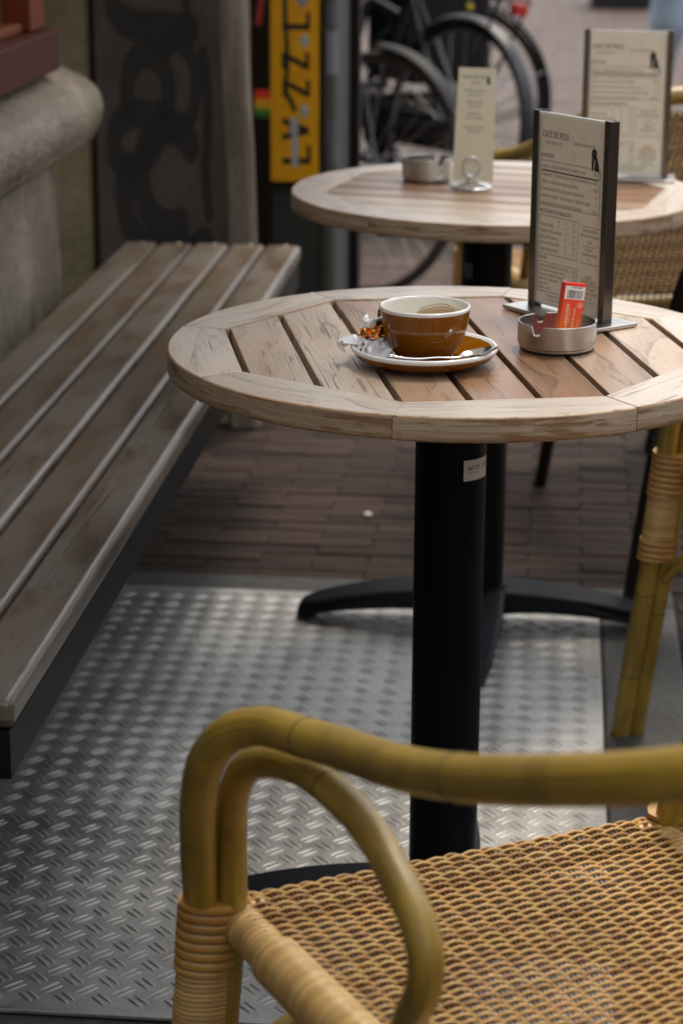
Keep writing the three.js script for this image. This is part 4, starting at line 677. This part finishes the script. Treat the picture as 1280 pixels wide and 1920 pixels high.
// ---------------------------------------------------------------- bicycles
M.bikeBlack = mat(0.008, 0.008, 0.009, 0.4); M.tyre = mat(0.022, 0.021, 0.02, 0.8); M.tyreGrey = mat(0.06, 0.052, 0.048, 0.8); M.rimAlu = new THREE.MeshStandardMaterial({ color: new THREE.Color().setRGB(0.35, 0.35, 0.35), metalness: 1, roughness: 0.35 });
const seg = (a, b, r, rad = 10) => sweep([V3(...a), V3(...b)], r, { rad });
function makeBike(label, x, z, turn, lean, o) {   // local +x is forward, origin under the rear hub
  const t = thing('bicycle', label, 'bicycle', V3(x, 0, z), turn, 'bicycles parked on the street'); t.rotation.order = 'YXZ'; t.rotation.x = lean;
  const WB = 1.08, r = 0.345;
  const wheel = (cx, tm) => {
    const w = part('wheel', new THREE.TorusGeometry(0.322, 0.009, 8, 56).translate(cx, r, 0), M.rimAlu, t);
    part('tyre', new THREE.TorusGeometry(r - 0.016, 0.0155, 12, 64).translate(cx, r, 0), tm, w);
    part('hub', cyl(0.022, 0.022, 0.08, 0, 0, 0, 14).rotateX(Math.PI / 2).translate(cx, r, 0), M.rimAlu, w);
    for (let i = 0; i < 28; i++) { const a = i / 28 * 2 * Math.PI, s = i % 2 ? 1 : -1, b = a + (i % 4 < 2 ? 0.5 : -0.5); part('spoke', seg([cx + 0.02 * Math.cos(b), r + 0.02 * Math.sin(b), s * 0.03], [cx + 0.318 * Math.cos(a), r + 0.318 * Math.sin(a), 0], 0.002, 4), M.rimAlu, w); }
  };
  wheel(0, M.tyre); wheel(WB, o.frontTyre || M.tyre);
  const fender = (cx, a0, a1) => { const p = []; for (let i = 0; i <= 28; i++) { const a = (a0 + (a1 - a0) * i / 28) * D2R; p.push(V3(cx + 0.37 * Math.cos(a), r + 0.37 * Math.sin(a), 0)); } return sweep(p, (q, a) => Math.abs(Math.sin(a)) > 0.6 ? 0.028 : 0.006, { rad: 12, ref: V3(0, 0, 1).cross(V3(1, 0, 0)) }); };
  const fm = o.fender || M.bikeBlack;
  const fendRing = (cx, a0, a1) => { const n = 30; return grid((i, j) => { const a = (a0 + (a1 - a0) * i) * D2R, s = j * 2 - 1, R_ = 0.366 - 0.012 * s * s; return [cx + R_ * Math.cos(a), r + R_ * Math.sin(a), s * 0.028]; }, n, 6); };
  const fmD = fm.clone(); fmD.side = THREE.DoubleSide;
  part('fender', fendRing(0, 20, 200), fmD, t); part('fender', fendRing(WB, o.f0 ?? 20, o.f1 ?? 165), fmD, t);
  part('fender_stay', merge([seg([0.0, r, 0.045], [-0.345, r + 0.1, 0.02], 0.003, 6), seg([0.0, r, -0.045], [-0.345, r + 0.1, -0.02], 0.003, 6)]), M.rimAlu, t);
  const bb = [0.45, 0.3, 0], st = [0.27, 0.86, 0], hd0 = [0.93, 0.66, 0], hd1 = [0.885, 0.9, 0];
  part('frame', merge([seg(bb, st, 0.016), seg(bb, hd0, 0.019), seg([0.33, 0.68, 0], [0.9, 0.84, 0], 0.016), seg(hd0, hd1, 0.02), seg(bb, [0, r, 0.055], 0.01), seg(bb, [0, r, -0.055], 0.01), seg([0.3, 0.78, 0.01], [0, r, 0.055], 0.009), seg([0.3, 0.78, -0.01], [0, r, -0.055], 0.009)]), M.bikeBlack, t);
  part('fork', merge([sweep(spline([V3(0.925, 0.68, 0.03), V3(0.98, 0.52, 0.052), V3(1.03, 0.4, 0.055), V3(WB, r, 0.055)], 12), 0.011, { rad: 10 }), sweep(spline([V3(0.925, 0.68, -0.03), V3(0.98, 0.52, -0.052), V3(1.03, 0.4, -0.055), V3(WB, r, -0.055)], 12), 0.011, { rad: 10 }), rbox(0.03, 0.03, 0.09, 0.008, 0.925, 0.69, 0)]), fm, t);
  part('handlebar', merge([seg(hd1, [0.87, 1.05, 0], 0.013), sweep(spline([V3(0.7, 1.06, -0.29), V3(0.82, 1.07, -0.25), V3(0.9, 1.06, -0.1), V3(0.9, 1.06, 0.1), V3(0.82, 1.07, 0.25), V3(0.7, 1.06, 0.29)], 30), 0.011, { rad: 10 })]), M.rimAlu, t);
  part('saddle', (() => { const g = new THREE.SphereGeometry(0.12, 20, 12).scale(1.1, 0.36, 0.85), p = g.attributes.position; for (let i = 0; i < p.count; i++) { const q = (p.getX(i) + 0.13) / 0.26; p.setZ(i, p.getZ(i) * (1 - 0.7 * sst(0.3, 0.9, q))); } g.computeVertexNormals(); return g.translate(0.24, 0.93, 0); })(), M.rubber, t);
  part('crank', merge([cyl(0.09, 0.09, 0.006, 0, 0, 0, 28).rotateX(Math.PI / 2).translate(0.45, 0.3, 0.05), seg([0.45, 0.3, 0.07], [0.56, 0.18, 0.07], 0.008), seg([0.45, 0.3, -0.07], [0.34, 0.42, -0.07], 0.008), rbox(0.09, 0.022, 0.09, 0.005, 0.56, 0.18, 0.12), rbox(0.09, 0.022, 0.09, 0.005, 0.34, 0.42, -0.12)]), M.bikeBlack, t);
  part('chain_guard', rbox(0.5, 0.12, 0.03, 0.014, 0.26, 0.32, 0.055), M.bikeBlack, t);
  part('rack', merge([seg([-0.22, 0.77, 0.06], [0.28, 0.77, 0.06], 0.006), seg([-0.22, 0.77, -0.06], [0.28, 0.77, -0.06], 0.006), seg([-0.22, 0.77, 0.06], [0, r, 0.06], 0.005), seg([-0.22, 0.77, -0.06], [0, r, -0.06], 0.005), seg([-0.22, 0.77, -0.06], [-0.22, 0.77, 0.06], 0.006)]), M.bikeBlack, t);
  part('tail_lamp', rbox(0.03, 0.04, 0.06, 0.008, -0.24, 0.74, 0), mat(0.4, 0.01, 0.01, 0.25), t);
  part('head_lamp', new THREE.SphereGeometry(0.038, 16, 12).scale(1.1, 1, 1).translate(0.98, 0.86, 0), M.chrome, t);
  if (o.bags) for (const s of [-1, 1]) { const b = part('pannier', rbox(0.34, 0.36, 0.14, 0.04, o.bagX || 0.06, 0.6, s * 0.14, 3), mat(0.012, 0.012, 0.013, 0.7), t); part('reflector', new THREE.SphereGeometry(0.013, 14, 10).scale(1, 1, 0.5).translate((o.bagX || 0.06) - 0.08, 0.68, s * 0.215), mat(0.5, 0.42, 0.02, 0.3), b); }
  part('kickstand', seg([0.36, 0.28, 0.04], [0.3, 0.01, 0.15], 0.007), M.rimAlu, t);
  return t;
}
const bike1 = makeBike('black bicycle with grey fork whose front wheel stands behind the back table', 0.045 - 1.08 * 0.72, -6.25 - 1.08 * 0.69, -44 * D2R, -0.14, { f0: 35, f1: 92, frontTyre: M.tyreGrey, fender: mat(0.016, 0.016, 0.016, 0.55) });
const bike2 = makeBike('black bicycle with panniers and long rear fender standing furthest right', 0.40, -7.98, 180 * D2R + 16 * D2R, 0.05, { bags: true, bagX: 0.1 });
const bike3 = makeBike('black bicycle standing between the two others with its rear wheel turned right', 0.33, -7.25, 128 * D2R, 0.12, { f0: 30, f1: 100 });

// ---------------------------------------------------------------- passer-by and far planter
{
  const bones = [ // a, b, radius a, radius b
    [[0, 0.94, 0], [0, 1.12, 0], 0.15, 0.14], [[0, 1.12, 0], [0, 1.36, 0], 0.14, 0.15], [[-0.16, 1.40, 0], [0.16, 1.40, 0], 0.075, 0.075], [[0, 1.44, 0], [0, 1.54, 0.01], 0.058, 0.056],
    [[-0.09, 0.92, 0], [-0.10, 0.49, 0.02], 0.098, 0.066], [[-0.10, 0.49, 0.02], [-0.105, 0.09, -0.04], 0.064, 0.045], [[0.09, 0.92, 0], [0.11, 0.49, 0.1], 0.098, 0.066], [[0.11, 0.49, 0.1], [0.115, 0.09, 0.06], 0.064, 0.045],
    [[-0.2, 1.39, 0], [-0.26, 1.12, -0.03], 0.06, 0.05], [[-0.26, 1.12, -0.03], [-0.26, 0.9, 0.07], 0.048, 0.036], [[0.2, 1.39, 0], [0.26, 1.12, 0.02], 0.06, 0.05], [[0.26, 1.12, 0.02], [0.27, 0.9, 0.12], 0.048, 0.036],
    [[-0.105, 0.05, -0.06], [-0.12, 0.04, 0.1], 0.05, 0.042], [[0.115, 0.05, 0.04], [0.13, 0.04, 0.2], 0.05, 0.042],
    [[0, 1.63, 0.015], [0, 1.70, 0.01], 0.085, 0.088]];
  for (const [s, dz] of [[-1, 0.0], [1, 0.05]]) for (let f = 0; f < 5; f++) { const x = s * (0.262 + (f === 4 ? -0.014 : 0.004)), z = 0.085 + dz + (f - 1.5) * 0.019; bones.push(f === 4 ? [[x, 0.87, z - 0.02], [x - s * 0.01, 0.815, z + 0.03], 0.013, 0.010] : [[s * 0.265, 0.87, z * 0.6 + 0.05], [x - s * 0.008, 0.765 + Math.abs(f - 1.3) * 0.009, z], 0.018, 0.009]); }
  const N = 74, mc = new MarchingCubes(N, new THREE.MeshStandardMaterial(), false, false, 200000), S = 0.95; mc.isolation = 0;
  const a = V3(), b = V3(), p = V3(), d = V3();
  for (let k = 0; k < N; k++) for (let j = 0; j < N; j++) for (let i = 0; i < N; i++) {
    p.set((i / N * 2 - 1) * S, (j / N * 2 - 1) * S + 0.9, (k / N * 2 - 1) * S); let f = 0;
    if (Math.abs(p.x) > 0.4 || Math.abs(p.z) > 0.36) { mc.field[i + j * N + k * N * N] = -0.5; continue; }
    for (const [A, Bq, ra, rb] of bones) { a.set(...A); b.set(...Bq); d.subVectors(b, a); const l = d.lengthSq(), q = Math.min(1, Math.max(0, V3().subVectors(p, a).dot(d) / l)), dist = p.distanceTo(d.multiplyScalar(q).add(a)) - (ra + (rb - ra) * q); f += Math.exp(-dist * 46); }
    mc.field[i + j * N + k * N * N] = Math.log(f + 1e-30) / 46;
  }
  mc.update();
  const n = mc.count ?? mc.geometry.drawRange.count, g = new THREE.BufferGeometry(), pos = new Float32Array(mc.positionArray.slice(0, n * 3)), nor = new Float32Array(mc.normalArray.slice(0, n * 3)), col = new Float32Array(n * 3);
  for (let i = 0; i < n; i++) { const y = pos[3 * i + 1] = pos[3 * i + 1] * S + 0.9; pos[3 * i] *= S; pos[3 * i + 2] *= S; const out = Math.abs(pos[3 * i]) > 0.2; const c = y < 0.085 ? [0.03, 0.03, 0.03] : y < 0.92 && !(out && y < 0.99) ? [0.26, 0.32, 0.39] : y > 1.47 || (out && y < 0.89) ? [0.55, 0.36, 0.27] : [0.10, 0.13, 0.19]; col.set(c, i * 3); }
  g.setAttribute('position', new THREE.BufferAttribute(pos, 3)); g.setAttribute('normal', new THREE.BufferAttribute(nor, 3)); g.setAttribute('color', new THREE.BufferAttribute(col, 3));
  const t = thing('person', 'person in pale blue jeans standing far back at the right edge', 'person', V3(1.44, 0, -9.6), 0.5);
  part('body', g, new THREE.MeshStandardMaterial({ vertexColors: true, roughness: 0.85 }), t);
  part('hair', new THREE.SphereGeometry(0.108, 24, 16, 0, Math.PI * 2, 0, 1.75).scale(0.92, 1.05, 1).rotateX(-0.45).translate(0, 1.69, -0.004), mat(0.03, 0.018, 0.01, 0.7), t);
  part('nose', new THREE.ConeGeometry(0.014, 0.04, 8).rotateX(-0.5).translate(0, 1.655, 0.105), mat(0.55, 0.36, 0.27, 0.7), t);
  for (const s of [-1, 1]) { part('eye', new THREE.SphereGeometry(0.009, 10, 8).translate(s * 0.032, 1.675, 0.092), mat(0.06, 0.04, 0.03, 0.3), t); part('ear', new THREE.SphereGeometry(0.022, 10, 8).scale(0.4, 1, 0.7).translate(s * 0.09, 1.66, 0.005), mat(0.55, 0.36, 0.27, 0.7), t); }
  part('mouth', rbox(0.036, 0.007, 0.01, 0.003, 0, 1.617, 0.09), mat(0.35, 0.13, 0.11, 0.5), t);
}
{
  const t = thing('planter', 'black square planter far across the street at the top edge', 'planter', V3(2.05, 0, -16.9), -B);
  const sh = extrude(polyShape([[-0.22, 0], [0.22, 0], [0.25, 0.5], [-0.25, 0.5]]), 0.5, 0.01); sh.translate(0, 0, -0.25); boxUV(sh); part('tub', sh, mat(0.012, 0.012, 0.013, 0.5), t);
  part('soil', rbox(0.44, 0.02, 0.44, 0.005, 0, 0.49, 0), mat(0.03, 0.02, 0.014, 0.9), t);
  const lf = []; for (let i = 0; i < 160; i++) { const g = new THREE.SphereGeometry(0.06, 6, 4).scale(1, 0.12, 0.5); g.rotateZ(rr(-1, 1)); g.rotateY(rr(0, 6.3)); g.translate(rr(-0.22, 0.22), 0.55 + rr(0, 0.4), rr(-0.22, 0.22)); lf.push(g); }
  const m = part('foliage', merge(lf), mat(0.05, 0.09, 0.03, 0.7), t); m.userData.kind = 'stuff';
}

{
  const t = thing('paper_scrap', 'tiny crumpled white paper scrap lying on the brown bricks', 'litter', V3(0.05, 0.004, -4.13), 0.4);
  const g = new THREE.IcosahedronGeometry(0.0065, 2), p = g.attributes.position; for (let i = 0; i < p.count; i++) { const k = 0.7 + 0.6 * pn(p.getX(i) * 400 + 9, p.getY(i) * 400 + p.getZ(i) * 300 + 9, 64, 64, 900); p.setXYZ(i, p.getX(i) * k, p.getY(i) * k * 0.7, p.getZ(i) * k); } g.computeVertexNormals(); part('scrap', g, mat(0.7, 0.7, 0.68, 0.8), t);
  const l = thing('fallen_leaf', 'small yellow brown leaf lying on the paving beyond the bench end', 'leaf', V3(-0.02, -0.002, -6.1), 0.7);
  const lf = grid((a, b) => { const w = 0.016 * Math.sin(Math.PI * Math.min(1, b * 1.02)) * (1 + 0.15 * Math.sin(b * 30)); return [(a - 0.5) * 2 * w, 0.004 + 0.006 * Math.abs(a - 0.5) + 0.004 * Math.sin(b * 4), (b - 0.5) * 0.06]; }, 6, 14); part('blade', lf, mat(0.3, 0.2, 0.05, 0.7, { side: THREE.DoubleSide }), l); part('stalk', sweep([V3(0, 0.005, 0.03), V3(0.003, 0.006, 0.05)], 0.0009, { rad: 5 }), mat(0.2, 0.12, 0.04, 0.7), l);
}

renderer.render(scene, camera);
